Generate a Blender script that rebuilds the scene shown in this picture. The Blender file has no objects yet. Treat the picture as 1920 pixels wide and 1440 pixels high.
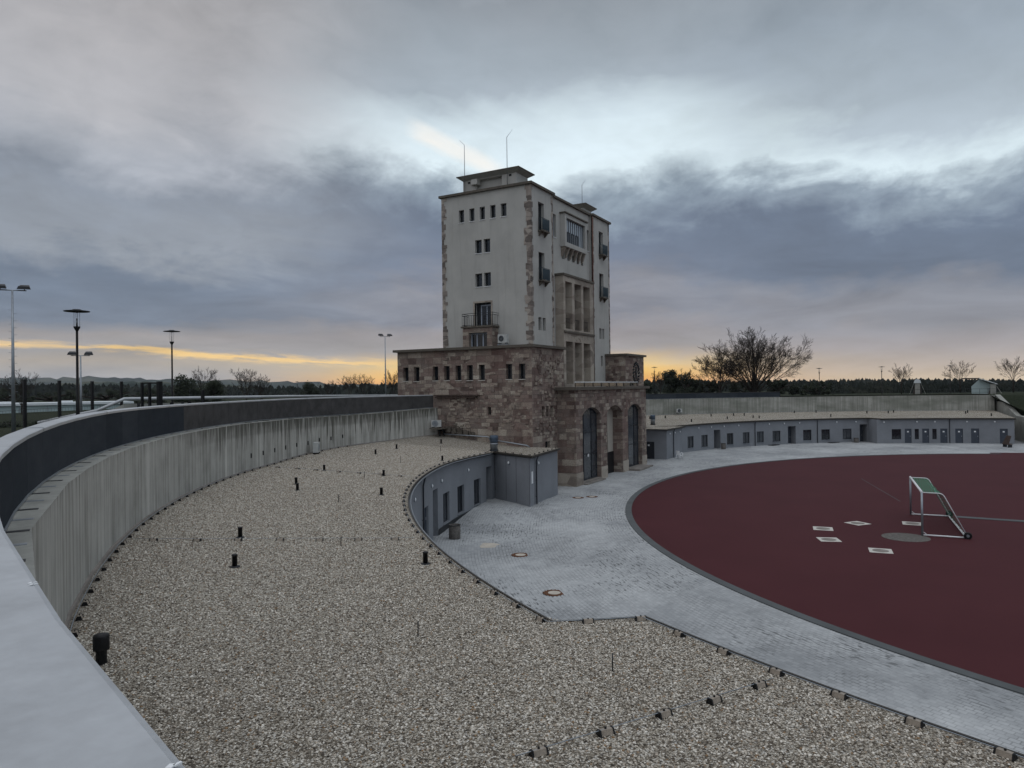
PEB=560
import bpy, math, random
from math import sin, cos, radians as R, pi, sqrt, atan2, exp, degrees
from mathutils import Vector, Matrix
random.seed(7)
SC = bpy.context.scene
COL = SC.collection

# ------------------------------------------------------------------ helpers
class MB:
    """collects quads/tris with a UV in metres and links them as one mesh object"""
    def __init__(s): s.v=[]; s.f=[]; s.uv=[]; s.sm=[]
    def face(s, pts, uv=None, smooth=False):
        i=len(s.v); s.v+= [tuple(p) for p in pts]; s.f.append(tuple(range(i,i+len(pts))))
        s.uv.append(uv); s.sm.append(smooth)
    def hexa(s, c, uvs=1.0):
        # c: 8 corners, bottom 0-3 ccw, top 4-7
        for q in ((3,2,1,0),(4,5,6,7),(0,1,5,4),(1,2,6,5),(2,3,7,6),(3,0,4,7)):
            p=[Vector(c[k]) for k in q]
            a=(p[1]-p[0]).length; b=(p[2]-p[1]).length
            o=p[0].x*.37+p[0].y*.61+p[0].z
            s.face(p,[(o,o),(o+a,o),(o+a,o+b),(o,o+b)])
    def box(s,x0,x1,y0,y1,z0,z1):
        s.hexa([(x0,y0,z0),(x1,y0,z0),(x1,y1,z0),(x0,y1,z0),(x0,y0,z1),(x1,y0,z1),(x1,y1,z1),(x0,y1,z1)])
    def mbox(s,f,s0,s1,z0,z1,d0,d1):
        s.hexa([f(s0,z0,d0),f(s1,z0,d0),f(s1,z0,d1),f(s0,z0,d1),f(s0,z1,d0),f(s1,z1,d0),f(s1,z1,d1),f(s0,z1,d1)])
    def obox(s,c,ax,ay,az):
        c=Vector(c);ax=Vector(ax);ay=Vector(ay);az=Vector(az)
        s.hexa([c-ax-ay-az,c+ax-ay-az,c+ax+ay-az,c-ax+ay-az,c-ax-ay+az,c+ax-ay+az,c+ax+ay+az,c-ax+ay+az])
    def tube(s,path,rad,n=6,cap=True,smooth=True):
        path=[Vector(p) for p in path]
        if not isinstance(rad,(list,tuple)): rad=[rad]*len(path)
        rings=[];up=None
        for i,p in enumerate(path):
            t=(path[min(i+1,len(path)-1)]-path[max(i-1,0)])
            t=t.normalized() if t.length>1e-9 else Vector((0,0,1))
            if up is None: up=Vector((0,0,1)) if abs(t.z)<.9 else Vector((1,0,0))
            a=t.cross(up)
            if a.length<1e-6: up=Vector((0,1,0)) if abs(t.y)<.9 else Vector((1,0,0)); a=t.cross(up)
            a.normalize(); b=a.cross(t)
            rings.append([p+(a*cos(2*pi*k/n)+b*sin(2*pi*k/n))*rad[i] for k in range(n)])
        i0=len(s.v)
        for r_ in rings: s.v+=[tuple(q) for q in r_]
        for i in range(len(path)-1):
            for k in range(n):
                k2=(k+1)%n
                s.f.append((i0+i*n+k,i0+i*n+k2,i0+(i+1)*n+k2,i0+(i+1)*n+k)); s.uv.append(None); s.sm.append(smooth)
        if cap:
            s.f.append(tuple(i0+k for k in range(n))[::-1]); s.uv.append(None); s.sm.append(False)
            s.f.append(tuple(i0+(len(path)-1)*n+k for k in range(n))); s.uv.append(None); s.sm.append(False)
    def lathe(s,c,prof,n=16,smooth=True):
        i0=len(s.v)
        for (r_,z) in prof:
            for k in range(n): s.v.append((c[0]+r_*cos(2*pi*k/n),c[1]+r_*sin(2*pi*k/n),c[2]+z))
        for i in range(len(prof)-1):
            for k in range(n):
                k2=(k+1)%n
                s.f.append((i0+i*n+k,i0+i*n+k2,i0+(i+1)*n+k2,i0+(i+1)*n+k)); s.uv.append(None); s.sm.append(smooth)
        s.f.append(tuple(i0+k for k in range(n))[::-1]); s.uv.append(None); s.sm.append(False)
        m=i0+(len(prof)-1)*n
        s.f.append(tuple(m+k for k in range(n))); s.uv.append(None); s.sm.append(False)
    def grid(s,rows,uvrows=None,smooth=True):
        i0=len(s.v); m=len(rows[0])
        for r_ in rows: s.v+=[tuple(p) for p in r_]
        for i in range(len(rows)-1):
            for k in range(m-1):
                s.f.append((i0+i*m+k,i0+i*m+k+1,i0+(i+1)*m+k+1,i0+(i+1)*m+k))
                s.uv.append([uvrows[i][k],uvrows[i][k+1],uvrows[i+1][k+1],uvrows[i+1][k]] if uvrows else None); s.sm.append(smooth)
    def build(s,name,mat,parent=None,loc=None):
        me=bpy.data.meshes.new(name); me.from_pydata(s.v,[],s.f)
        if any(u is not None for u in s.uv):
            l=me.uv_layers.new(name='UVMap'); k=0
            for fc,u in zip(s.f,s.uv):
                for j in range(len(fc)):
                    if u is not None: l.data[k].uv=u[j]
                    k+=1
        me.polygons.foreach_set('use_smooth',s.sm)
        me.materials.append(mat); me.update()
        o=bpy.data.objects.new(name,me); COL.objects.link(o)
        if parent is not None: o.parent=parent
        if loc is not None: o.location=loc
        return o

def tag(o,label,cat,group=None):
    o['label']=label; o['category']=cat
    if group: o['group']=group
    return o
def struct(o): o['kind']='structure'; return o
def thing(name,label,cat,loc=(0,0,0),rz=0,group=None):
    o=bpy.data.objects.new(name,None); COL.objects.link(o); o.location=loc; o.rotation_euler=(0,0,rz)
    o.empty_display_size=.2
    return tag(o,label,cat,group)
KIDS={}
def kids(o): return [c for c in bpy.data.objects if c.parent==o]
def dup(root,loc,rz=None,label=None,scale=None):
    ch=kids(root)
    r_=root.copy(); COL.objects.link(r_); r_.location=loc
    if rz is not None: r_.rotation_euler=(0,0,rz)
    if scale: r_.scale=(scale,)*3
    if label: r_['label']=label
    for c in ch:
        n=c.copy(); COL.objects.link(n); n.parent=r_
        for g in kids(c):
            m=g.copy(); COL.objects.link(m); m.parent=n
    return r_

# ------------------------------------------------------------------ materials
def S(r,g,b):
    f=lambda c:(c/255/12.92) if c/255<=.04045 else ((c/255+.055)/1.055)**2.4
    return (f(r),f(g),f(b),1)
class NT:
    def __init__(s,tree): s.t=tree
    def n(s,typ,props=None,**inp):
        nd=s.t.nodes.new(typ)
        for k,v in (props or {}).items(): setattr(nd,k,v)
        for k,v in inp.items():
            key=k.replace('_',' ')
            sock=nd.inputs[int(k[1:])] if (k[0]=='i' and k[1:].isdigit()) else nd.inputs[key]
            if hasattr(v,'is_output'): s.t.links.new(v,sock)
            else: sock.default_value=v
        return nd
    def math(s,op,a,b=0.0,c=None,clamp=False):
        kw=dict(i0=a,i1=b)
        if c is not None: kw['i2']=c
        return s.n('ShaderNodeMath',{'operation':op,'use_clamp':clamp},**kw).outputs[0]
    def ramp(s,fac,stops,interp='LINEAR'):
        nd=s.n('ShaderNodeValToRGB',None,Fac=fac); cr=nd.color_ramp; cr.interpolation=interp
        while len(cr.elements)<len(stops): cr.elements.new(.5)
        for e,(p_,c) in zip(cr.elements,stops):
            e.position=p_; e.color=c if len(c)==4 else (*c,1)
        return nd.outputs[0]
    def mix(s,fac,a,b,blend='MIX'):
        nd=s.n('ShaderNodeMix',{'data_type':'RGBA','blend_type':blend})
        for sock,v in ((nd.inputs[0],fac),(nd.inputs[6],a),(nd.inputs[7],b)):
            if hasattr(v,'is_output'): s.t.links.new(v,sock)
            else: sock.default_value=v
        return nd.outputs[2]
    def noise(s,vec,scale,detail=4,rough=.55,dist=0.0):
        return s.n('ShaderNodeTexNoise',None,Vector=vec,Scale=scale,Detail=detail,Roughness=rough,Distortion=dist).outputs['Fac']
    def mapr(s,v,a,b,c=0.0,d=1.0,smooth=True):
        return s.n('ShaderNodeMapRange',{'interpolation_type':'SMOOTHSTEP' if smooth else 'LINEAR'},i0=v,i1=a,i2=b,i3=c,i4=d).outputs[0]
    def scale(s,vec,x,y,z):
        return s.n('ShaderNodeVectorMath',{'operation':'MULTIPLY'},i0=vec,i1=(x,y,z)).outputs[0]
def mat(name,fn,rough=.8,metal=0.0,spec=.3):
    m=bpy.data.materials.new(name); m.use_nodes=True
    t=m.node_tree; T=NT(t); b=t.nodes['Principled BSDF']
    b.inputs['Roughness'].default_value=rough; b.inputs['Metallic'].default_value=metal
    b.inputs['Specular IOR Level'].default_value=spec
    fn(T,b); return m
def setc(T,b,col):
    if hasattr(col,'is_output'): T.t.links.new(col,b.inputs['Base Color'])
    else: b.inputs['Base Color'].default_value=col if len(col)==4 else (*col,1)
def bump(T,b,h,strength=.5,dist=.02):
    nd=T.n('ShaderNodeBump',None,Strength=strength,Distance=dist,Height=h)
    T.t.links.new(nd.outputs[0],b.inputs['Normal'])
def objco(T): return T.n('ShaderNodeTexCoord').outputs['Object']
def uvco(T): return T.n('ShaderNodeTexCoord').outputs['UV']
def plain(name,col,rough=.6,metal=0.0,var=.12,sc=3.0,spec=.3):
    """one colour with slight wear so that no surface is perfectly even"""
    def fn(T,b):
        co=objco(T); n1=T.noise(co,sc,5,.6); n2=T.noise(co,sc*9,3,.6)
        k=T.math('ADD',T.math('MULTIPLY',n1,.7),T.math('MULTIPLY',n2,.3))
        lo=tuple(c*(1-var*1.6) for c in col[:3])+(1,); hi=tuple(min(1,c*(1+var*1.6)) for c in col[:3])+(1,)
        setc(T,b,T.ramp(k,[(.3,lo),(.7,hi)]))
        T.t.links.new(T.mapr(n2,.3,.7,rough-.08,min(1,rough+.08)),b.inputs['Roughness'])
    return mat(name,fn,rough,metal,spec)

def stone_fn(T,b):
    uv=uvco(T); co=objco(T)
    w=T.n('ShaderNodeTexNoise',None,Vector=uv,Scale=2.2,Detail=3).outputs['Color']
    wob=T.n('ShaderNodeVectorMath',{'operation':'MULTIPLY_ADD'},i0=w,i1=(.13,.06,0),i2=uv).outputs[0]
    def br(scale,bw,rh,seed,mort=.012):
        v=T.n('ShaderNodeVectorMath',{'operation':'ADD'},i0=wob,i1=(seed,seed*1.7,0)).outputs[0]
        nd=T.n('ShaderNodeTexBrick',{'offset':.43,'offset_frequency':2,'squash':.62,'squash_frequency':3},Vector=v,Scale=scale,Mortar_Size=mort,Mortar_Smooth=.3,Bias=0.0,Brick_Width=bw,Row_Height=rh)
        nd.inputs['Color1'].default_value=(0,0,0,1); nd.inputs['Color2'].default_value=(1,1,1,1); nd.inputs['Mortar'].default_value=(.5,.5,.5,1)
        return nd.outputs['Color'],nd.outputs['Fac']
    a,af=br(1,.78,.31,0); c,cf=br(1,1.35,.52,3.3); d,df=br(1,.42,.22,8.1)
    cell=T.n('ShaderNodeTexVoronoi',None,Vector=T.scale(uv,.33,.62,1),Scale=1.0).outputs['Color']
    sel=T.n('ShaderNodeSeparateColor',None,Color=cell).outputs
    m1=T.math('GREATER_THAN',sel[0],.5); m2=T.math('GREATER_THAN',sel[1],.8)
    v=T.mix(m2,T.mix(m1,a,c),d); f=T.math('ADD',T.math('MULTIPLY',T.mix(m2,T.mix(m1,af,cf),df),1.0),0.0)
    g=T.noise(wob,.7,5,.66)
    v2=T.math('ADD',T.math('MULTIPLY',v,.58),T.math('MULTIPLY',T.math('SUBTRACT',g,.24),.68))
    col=T.ramp(v2,[(.06,S(70,62,58)),(.22,S(122,104,97)),(.36,S(160,141,131)),(.48,S(142,130,122)),(.6,S(178,164,150)),(.76,S(200,189,174)),(.92,S(228,220,206))])
    fine=T.noise(uv,11,6,.7); col=T.mix(T.mapr(fine,.35,.7,.0,.55),col,S(84,70,64))
    blot=T.noise(co,.9,6,.68); col=T.mix(T.mapr(blot,.53,.72,0,.6),col,S(74,66,62))
    red=T.noise(co,.24,2,.5); col=T.mix(T.mapr(red,.5,.66,0,.35),col,S(128,98,92))
    col=T.mix(T.math('MULTIPLY',f,.55),col,S(106,97,88))
    col=T.mix(.24,col,S(62,58,56))
    setc(T,b,col)
    h=T.math('SUBTRACT',T.math('ADD',T.math('MULTIPLY',v,.55),T.math('MULTIPLY',fine,.4)),T.math('MULTIPLY',f,.6))
    bump(T,b,h,.9,.05)
def stone(): return mat('stone',stone_fn,.9,spec=.15)
def lime_fn(T,b):
    co=objco(T); n=T.noise(co,1.4,6,.65); n2=T.noise(co,14,4,.7); 
    z=T.n('ShaderNodeSeparateXYZ',None,Vector=co).outputs[2]
    blk=T.n('ShaderNodeTexVoronoi',None,Vector=T.scale(co,.6,.6,1.5),Scale=1).outputs['Color']
    g=T.n('ShaderNodeSeparateColor',None,Color=blk).outputs[0]
    k=T.math('ADD',T.math('MULTIPLY',n,.6),T.math('MULTIPLY',g,.4))
    col=T.ramp(k,[(.2,S(118,108,100)),(.5,S(156,147,136)),(.8,S(180,171,159))])
    setc(T,b,T.mix(T.mapr(n2,.5,.75,0,.35),col,S(96,84,76))); bump(T,b,n2,.4,.02)
def stucco_fn(T,b):
    co=objco(T); n=T.noise(co,.5,5,.6); n2=T.noise(co,45,3,.7); st=T.noise(T.scale(co,1.6,1.6,.12),1.5,5,.6)
    col=T.ramp(n,[(.3,S(168,167,163)),(.7,S(184,183,178))])
    col=T.mix(T.mapr(st,.52,.75,0,.28),col,S(138,136,131))
    setc(T,b,col); bump(T,b,n2,.35,.012)
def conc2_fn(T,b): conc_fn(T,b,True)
def conc_fn(T,b,blotched=False):
    uv=uvco(T); 
    u=T.n('ShaderNodeSeparateXYZ',None,Vector=uv).outputs
    s1=T.noise(T.scale(uv,3.2,.16,1),1.0,6,.6); s2=T.noise(T.scale(uv,11,.25,1),1.0,5,.65); n=T.noise(uv,.8,6,.62)
    brd=T.n('ShaderNodeTexVoronoi',None,Vector=T.scale(uv,7.5,0.001,1),Scale=1.0).outputs['Color']
    bs=T.n('ShaderNodeSeparateColor',None,Color=brd).outputs[0]
    k=T.math('ADD',T.math('ADD',T.math('MULTIPLY',s1,.42),T.math('MULTIPLY',n,.25)),T.math('ADD',T.math('MULTIPLY',s2,.23),T.math('MULTIPLY',bs,.1)))
    col=T.ramp(k,[(.3,S(104,103,98)),(.44,S(150,149,143)),(.56,S(180,179,173)),(.72,S(208,206,199))])
    dark=T.mapr(T.noise(T.scale(uv,5.5,.1,1),1.0,5,.7),.6,.7)
    col=T.mix(T.math('MULTIPLY',dark,.24),col,S(76,74,68))
    # run-off stains that start under the top edge; v is metres below it, heavier along the older stretch by the tower
    old=T.mapr(u[0],46,58); v=u[1]
    runs=T.noise(T.scale(uv,3.0,.05,1),1.0,4,.75)
    reach=T.math('MULTIPLY',T.mapr(runs,.4,.7),T.math('ADD',.5,T.math('MULTIPLY',old,1.6)))
    m=T.mapr(T.math('SUBTRACT',reach,v),-.05,.35)
    col=T.mix(T.math('MULTIPLY',m,T.math('ADD',.3,T.math('MULTIPLY',old,.45))),col,S(58,54,46))
    rust=T.mapr(T.noise(T.scale(uv,2.3,.02,1),2.0,3,.6),.62,.7)
    band=T.mapr(v,.75,.55)
    col=T.mix(T.math('MULTIPLY',T.math('MULTIPLY',rust,old),T.math('MULTIPLY',band,.6)),col,S(96,62,36))
    col=T.mix(T.math('MULTIPLY',T.math('MULTIPLY',old,band),.28),col,S(84,86,78))
    pale=T.mapr(T.noise(T.scale(uv,4.1,.06,1),1.3,4,.6),.64,.72)
    col=T.mix(T.math('MULTIPLY',pale,.45),col,S(206,204,196))
    if blotched: col=T.mix(T.mapr(T.noise(T.scale(uv,.16,.5,1),1.0,5,.6),.38,.66,.25,.75),col,S(104,108,98))  # mixes uneven darker grey-green over the whole surface
    setc(T,b,col); bump(T,b,T.math('ADD',s2,bs),.35,.02)
def gravel_fn(T,b):
    co=objco(T); 
    vz=T.n('ShaderNodeTexVoronoi',None,Vector=co,Scale=34.0,Randomness=1.0); c=vz.outputs['Color']; dist=vz.outputs['Distance']
    g=T.n('ShaderNodeSeparateColor',None,Color=c).outputs
    vz2=T.n('ShaderNodeTexVoronoi',None,Vector=co,Scale=70.0); g2=T.n('ShaderNodeSeparateColor',None,Color=vz2.outputs['Color']).outputs
    k=T.math('ADD',T.math('MULTIPLY',g[0],.72),T.math('MULTIPLY',g2[1],.28))
    col=T.ramp(k,[(.08,S(90,81,70)),(.28,S(148,136,120)),(.5,S(194,184,167)),(.72,S(226,218,203)),(.92,S(252,248,240))])
    gap=T.mapr(dist,.4,.8,0,.75); col=T.mix(gap,col,S(62,57,52))
    big=T.noise(co,.16,5,.6); mid=T.noise(co,1.3,5,.65)
    col=T.mix(T.mapr(big,.44,.66,0,.22),col,S(124,112,100))
    col=T.mix(T.mapr(mid,.52,.74,0,.3),col,S(116,106,95))
    warm=T.mapr(T.noise(co,3.1,3,.6),.68,.76,0,.4); col=T.mix(warm,col,S(112,84,52))
    setc(T,b,col)
    bump(T,b,T.math('SUBTRACT',T.math('MULTIPLY',g[1],.5),dist),1.0,.05)
def paving_fn(T,b):
    uv=uvco(T); co=objco(T)
    def br(bw,rh,mort,off):
        nd=T.n('ShaderNodeTexBrick',{'offset':off},Vector=uv,Scale=1.0,Mortar_Size=mort,Mortar_Smooth=.2,Brick_Width=bw,Row_Height=rh)
        nd.inputs['Color1'].default_value=(0,0,0,1); nd.inputs['Color2'].default_value=(1,1,1,1); nd.inputs['Mortar'].default_value=(.5,.5,.5,1)
        return nd.outputs['Color'],nd.outputs['Fac']
    a,f=br(.24,.16,.014,.5)
    n=T.noise(co,.22,6,.62); n2=T.noise(co,1.8,6,.66)
    k=T.math('ADD',T.math('MULTIPLY',a,.1),T.math('ADD',T.math('MULTIPLY',n,.62),T.math('MULTIPLY',n2,.35)))
    col=T.ramp(k,[(.3,S(130,132,133)),(.52,S(165,167,168)),(.75,S(192,194,194))])
    wet=T.mapr(T.noise(co,.12,5,.65),.48,.64,0,.45); col=T.mix(wet,col,S(126,129,132))
    jm=T.mapr(T.noise(co,.5,4,.6),.4,.62)                 # dirt and moss sit in the joints in places
    fd=T.math('MULTIPLY',f,T.math('ADD',.09,T.math('MULTIPLY',jm,.4)))
    col=T.mix(fd,col,S(92,92,92))
    # single stones with dark moss, in loose clusters
    d1=T.noise(T.scale(uv,1.1,5.2,1),2.0,2,.5); cl=T.mapr(T.noise(co,.2,5,.7),.42,.62)
    moss=T.math('MULTIPLY',T.mapr(d1,.56,.63),cl)
    col=T.mix(T.math('MULTIPLY',moss,.72),col,S(78,80,80))
    setc(T,b,col); bump(T,b,T.math('SUBTRACT',T.math('MULTIPLY',a,.15),f),.5,.02)
def track_fn(T,b):
    co=objco(T); n=T.noise(co,.25,6,.6); n2=T.noise(co,30,3,.7)
    k=T.math('ADD',T.math('MULTIPLY',n,.7),T.math('MULTIPLY',n2,.3))
    setc(T,b,T.ramp(k,[(.3,S(68,31,35)),(.7,S(76,37,41))])); bump(T,b,n2,.3,.01)
def grass_fn(T,b):
    co=objco(T); n=T.noise(co,.12,6,.65); n2=T.noise(co,3.0,5,.7)
    k=T.math('ADD',T.math('MULTIPLY',n,.5),T.math('MULTIPLY',n2,.5))
    setc(T,b,T.ramp(k,[(.3,(.01,.014,.008,1)),(.5,(.022,.028,.015,1)),(.72,(.045,.046,.027,1))])); bump(T,b,n2,.8,.2)
def glass_fn(T,b):
    co=objco(T); n=T.noise(co,.8,3,.5)
    setc(T,b,T.ramp(n,[(.3,(.006,.008,.011,1)),(.7,(.02,.024,.03,1))]))
    T.t.links.new(T.mapr(n,.3,.7,.03,.12),b.inputs['Roughness'])
def screen_fn(T,b):
    co=objco(T); uv=uvco(T); 
    rnd=T.n('ShaderNodeObjectInfo').outputs['Random']
    n=T.noise(T.scale(co,1,1,3),.9,6,.65); n2=T.noise(uv,26,2,.5)
    k=T.math('ADD',T.math('MULTIPLY',n,.7),T.math('MULTIPLY',rnd,.3))
    setc(T,b,T.ramp(k,[(.25,S(46,51,57)),(.5,S(54,59,65)),(.8,S(66,70,75))]))
    bump(T,b,n2,.2,.004)
def net_fn(T,b):
    uv=uvco(T); w=T.n('ShaderNodeSeparateXYZ',None,Vector=T.scale(uv,9,9,1)).outputs
    def ln(x): return T.math('LESS_THAN',T.math('FRACT',x),.24)
    m=T.math('MAXIMUM',ln(w[0]),ln(w[1]))
    setc(T,b,(.045,.24,.14,1)); T.t.links.new(m,b.inputs['Alpha'])
def leaf_fn(T,b):
    co=objco(T); n=T.noise(co,1.7,3,.6)
    setc(T,b,T.ramp(n,[(.3,(.008,.013,.007,1)),(.55,(.02,.028,.014,1)),(.8,(.045,.05,.026,1))]))
def bark_fn(T,b):
    co=objco(T); n=T.noise(co,2.5,5,.6)
    setc(T,b,T.ramp(n,[(.3,(.018,.015,.013,1)),(.7,(.055,.045,.038,1))]))
def wood_fn(T,b):
    co=objco(T); n=T.noise(co,.02,6,.68); n2=T.noise(co,.11,4,.7)
    k=T.math('ADD',T.math('MULTIPLY',n,.5),T.math('MULTIPLY',n2,.5))
    setc(T,b,T.ramp(k,[(.32,(.008,.011,.01,1)),(.52,(.022,.026,.022,1)),(.72,(.05,.05,.038,1))]))
def hill_fn(T,b):
    co=objco(T); n=T.noise(co,.004,6,.65)
    setc(T,b,T.ramp(n,[(.35,(.02,.028,.026,1)),(.5,(.045,.06,.05,1)),(.6,(.10,.105,.08,1)),(.7,(.04,.05,.045,1))]))
M=dict(
 stone=stone(), lime=mat('limestone',lime_fn,.85,spec=.2), stucco=mat('stucco',stucco_fn,.9,spec=.15), conc=mat('board_concrete',conc_fn,.85,spec=.2),
 conc2=mat('dark_blotched_concrete',conc2_fn,.9,spec=.1), gravel=mat('gravel',gravel_fn,.9,spec=.2), paving=mat('paving_stone',paving_fn,.9,spec=.08), track=mat('red_track',track_fn,.85,spec=.15),
 grass=mat('grass',grass_fn,.95,spec=.1), glass=mat('dark_glass',glass_fn,.06,spec=.6), screen2=plain('weathered_panel',S(76,75,75),.9,var=.22,sc=1.6,spec=.04), screen=mat('screen_panel',screen_fn,.9,spec=.04),
 net=mat('green_net',net_fn,.8), leaf=mat('dark_foliage',leaf_fn,.8), bark=mat('bark',bark_fn,.9,spec=.1), wood=mat('far_forest',wood_fn,1,spec=0), hill=mat('far_hill',hill_fn,1,spec=0),
 render=plain('grey_render',S(128,131,136),.9,var=.08,sc=.5,spec=.1), cap=plain('metal_coping',S(176,179,182),.5,.25,var=.1,sc=1.7,spec=.4),
 dirtw=plain('aged_casing',S(176,178,176),.5,var=.12,sc=5), steel=plain('galvanised',S(150,156,162),.45,.7,var=.1), dsteel=plain('dark_steel',S(44,46,49),.5,.3), black=plain('black_plastic',(.008,.008,.009),.5,var=.25),
 dframe=plain('dark_frame',S(46,49,55),.5,.2), wframe=plain('pale_frame',S(150,158,170),.5), white=plain('white_plastic',S(225,227,228),.45,var=.04), door=plain('grey_door',S(64,70,80),.55),
 trim=plain('roof_edge',S(66,62,57),.6,.2), coping=plain('stone_coping',S(92,86,78),.8,var=.2), kerb=plain('kerb_stone',S(84,87,88),.85,var=.14,sc=.8),
 beige=plain('beige_panel',S(168,162,152),.8,var=.05), rust=plain('rusty_iron',S(92,60,40),.85,var=.3,sc=8), block=plain('concrete_block',S(150,140,128),.9,var=.2,sc=9),
 pale=plain('pale_wall',S(168,184,184),.8,var=.05,sc=.3), roofw=plain('pale_roof',S(208,214,216),.6,var=.04), oldc=plain('old_concrete',S(150,150,144),.9,var=.2,sc=1.0),
 teal=plain('teal_paint',S(52,66,74),.5), brown=plain('weathered_timber',S(70,58,52),.85,var=.3,sc=4), copper=plain('copper_pipe',S(92,62,54),.5,.4), dust=plain('dusty_concrete',S(128,122,116),.9,var=.2,sc=1.5),
 plate=plain('plate_paint',S(196,192,184),.8,var=.08,sc=4))
def lime2_fn(T,b):
    co=objco(T); n=T.noise(co,1.1,6,.7); n2=T.noise(co,14,4,.7); blk=T.n('ShaderNodeTexVoronoi',None,Vector=T.scale(co,1.1,1.1,2.6),Scale=1).outputs['Color']
    g=T.n('ShaderNodeSeparateColor',None,Color=blk).outputs[0]; k=T.math('ADD',T.math('MULTIPLY',n,.5),T.math('MULTIPLY',g,.5))
    col=T.ramp(k,[(.2,S(88,82,78)),(.42,S(132,123,117)),(.62,S(160,151,143)),(.8,S(182,174,163))])
    setc(T,b,T.mix(T.mapr(n2,.5,.75,0,.45),col,S(78,68,62))); bump(T,b,n2,.5,.03)
def skyglass_fn(T,b):
    co=objco(T); n=T.noise(co,.7,2,.5); setc(T,b,T.ramp(n,[(.3,(.25,.29,.32,1)),(.7,(.4,.44,.47,1))]))  # pale base colour paints the sky's reflection into the bay window panes
    b.inputs['Roughness'].default_value=.05
def dglass_fn(T,b):
    co=objco(T); n=T.noise(co,.9,3,.5); setc(T,b,T.ramp(n,[(.3,(.03,.034,.04,1)),(.7,(.062,.07,.08,1))])); b.inputs['Roughness'].default_value=.12
M['dglass']=mat('door_glass',dglass_fn,.12,spec=.5); M['chairw']=plain('bright_plastic',S(250,250,250),.35,var=.02,spec=.5)
M['lime2']=mat('corner_stone',lime2_fn,.9,spec=.15); M['skyglass']=mat('sky_reflection_glass',skyglass_fn,.05,spec=.8); M['block2']=M['plate']
# ------------------------------------------------------------------ plan of the bowl (metres; origin = centre of the track bend)
CL=(-8.635,3.752); RL=43.04; CR=(14.65,6.286); RR=39.0
CW=(-5.942,5.273); RW=52.411; CV=(-3.904,-2.038); RV=69.194
def polar(C,r,th): return (C[0]+r*cos(R(th)),C[1]+r*sin(R(th)))
wallL=[polar(CW,RW+(.17 if a>150 else .03 if a>145 else 0),a)+(3.79,6.27) for a in [178.6,173.1,167.6,162.1,156.6,151.1,145.6]+[145.6-3.3*k for k in range(1,9)]]
wallL+=[(-28.68,52.42,3.79,6.24),(-25.48,54.09,3.81,6.2),(-22.59,55.08,3.9,6.16),(-19.85,55.62,3.95,6.14),(-17.23,55.81,3.98,6.14),(-13.86,55.58,4.03,6.2),(-11.4,55.15,4.12,6.3),(-9.42,54.45,4.2,6.38)]
wallR=[polar(CV,RV,70-2.2*k)+(3.836,6.02) for k in range(0,28)]
wallR=[w for w in wallR if w[0]<65 or w[1]>11]
wallR.append((65.13,10.5,3.84,6.0))
def rcast(C,th,pts):
    dx,dy=cos(R(th)),sin(R(th)); best=None
    for a,b in zip(pts,pts[1:]):
        ex,ey=b[0]-a[0],b[1]-a[1]; den=dx*ey-dy*ex
        if abs(den)<1e-9: continue
        ax,ay=a[0]-C[0],a[1]-C[1]; t=(ax*ey-ay*ex)/den; s_=(ax*dy-ay*dx)/den
        if t>0 and -1e-6<=s_<=1+1e-6 and (best is None or t<best[0]): best=(t,a[2]+(b[2]-a[2])*s_)
    return best
def sst(a,b,x):
    t=max(0,min(1,(x-a)/(b-a))); return t*t*(3-2*t)
def ring_r(C,R0,x,y):   # distance to a shifted circle seen from the origin
    return None
def zf(phi):            # ground level along the foot of the buildings
    return .12+( .1-.12)*sst(60,100,phi)-.45*sst(108,117,phi) if phi>60 else .12
def ground_z(x,y):
    r=sqrt(x*x+y*y); ph=degrees(atan2(y,x))
    zp=zf(ph)
    if 78<ph<105: zp=0.02
    return zp*sst(40,47,r)
# ---- red track
tr=MB(); n=72; RT=38.98
pts=[(RT*cos(R(a)),RT*sin(R(a))) for a in [20.2+(180-20.2)*k/n for k in range(n+1)]]
poly=[(36.57,13.4),(43.0,13.4),(43.0,-70),(-RT,-70),(-RT,0)]
outline=[(43.0,-70),(43.0,13.37),(36.6,13.37)]+pts+[(-RT,-70)]
tr.face([(x,y,.004) for x,y in outline],[(x,y) for x,y in outline]); struct(tr.build('running_track',M['track']))
kb=MB(); rows=[[],[],[],[]]; uvr=[[],[],[],[]]
for k in range(181):
    a=18.5+k*(176-18.5)/180
    for j,(r_,z) in enumerate(((RT-.02,.0),(RT-.02,.03),(RT+.37,.035),(RT+.37,-.05))):
        p=polar((0,0),r_,a); rows[j].append((p[0],p[1],z)); uvr[j].append((a*.68,r_))
kb.grid(rows,uvr,False); struct(kb.build('kerb',M['kerb']))
# ---- paving
pv=MB(); rows=[];uvr=[]
rs=[RT+.36,39.8,40.6,41.5,42.5,43.5,44.5,45.5,46.5,47.5,49,51,54,58,63]
for k in range(0,211):
    a=-10+k*200/210.; row=[];u=[]
    for r_ in rs:
        p=polar((0,0),r_,a); row.append((p[0],p[1],ground_z(*p))); u.append((a*R(1)*42,r_))
    rows.append(row); uvr.append(u)
pv.grid(rows,uvr); struct(pv.build('paving',M['paving']))
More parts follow.
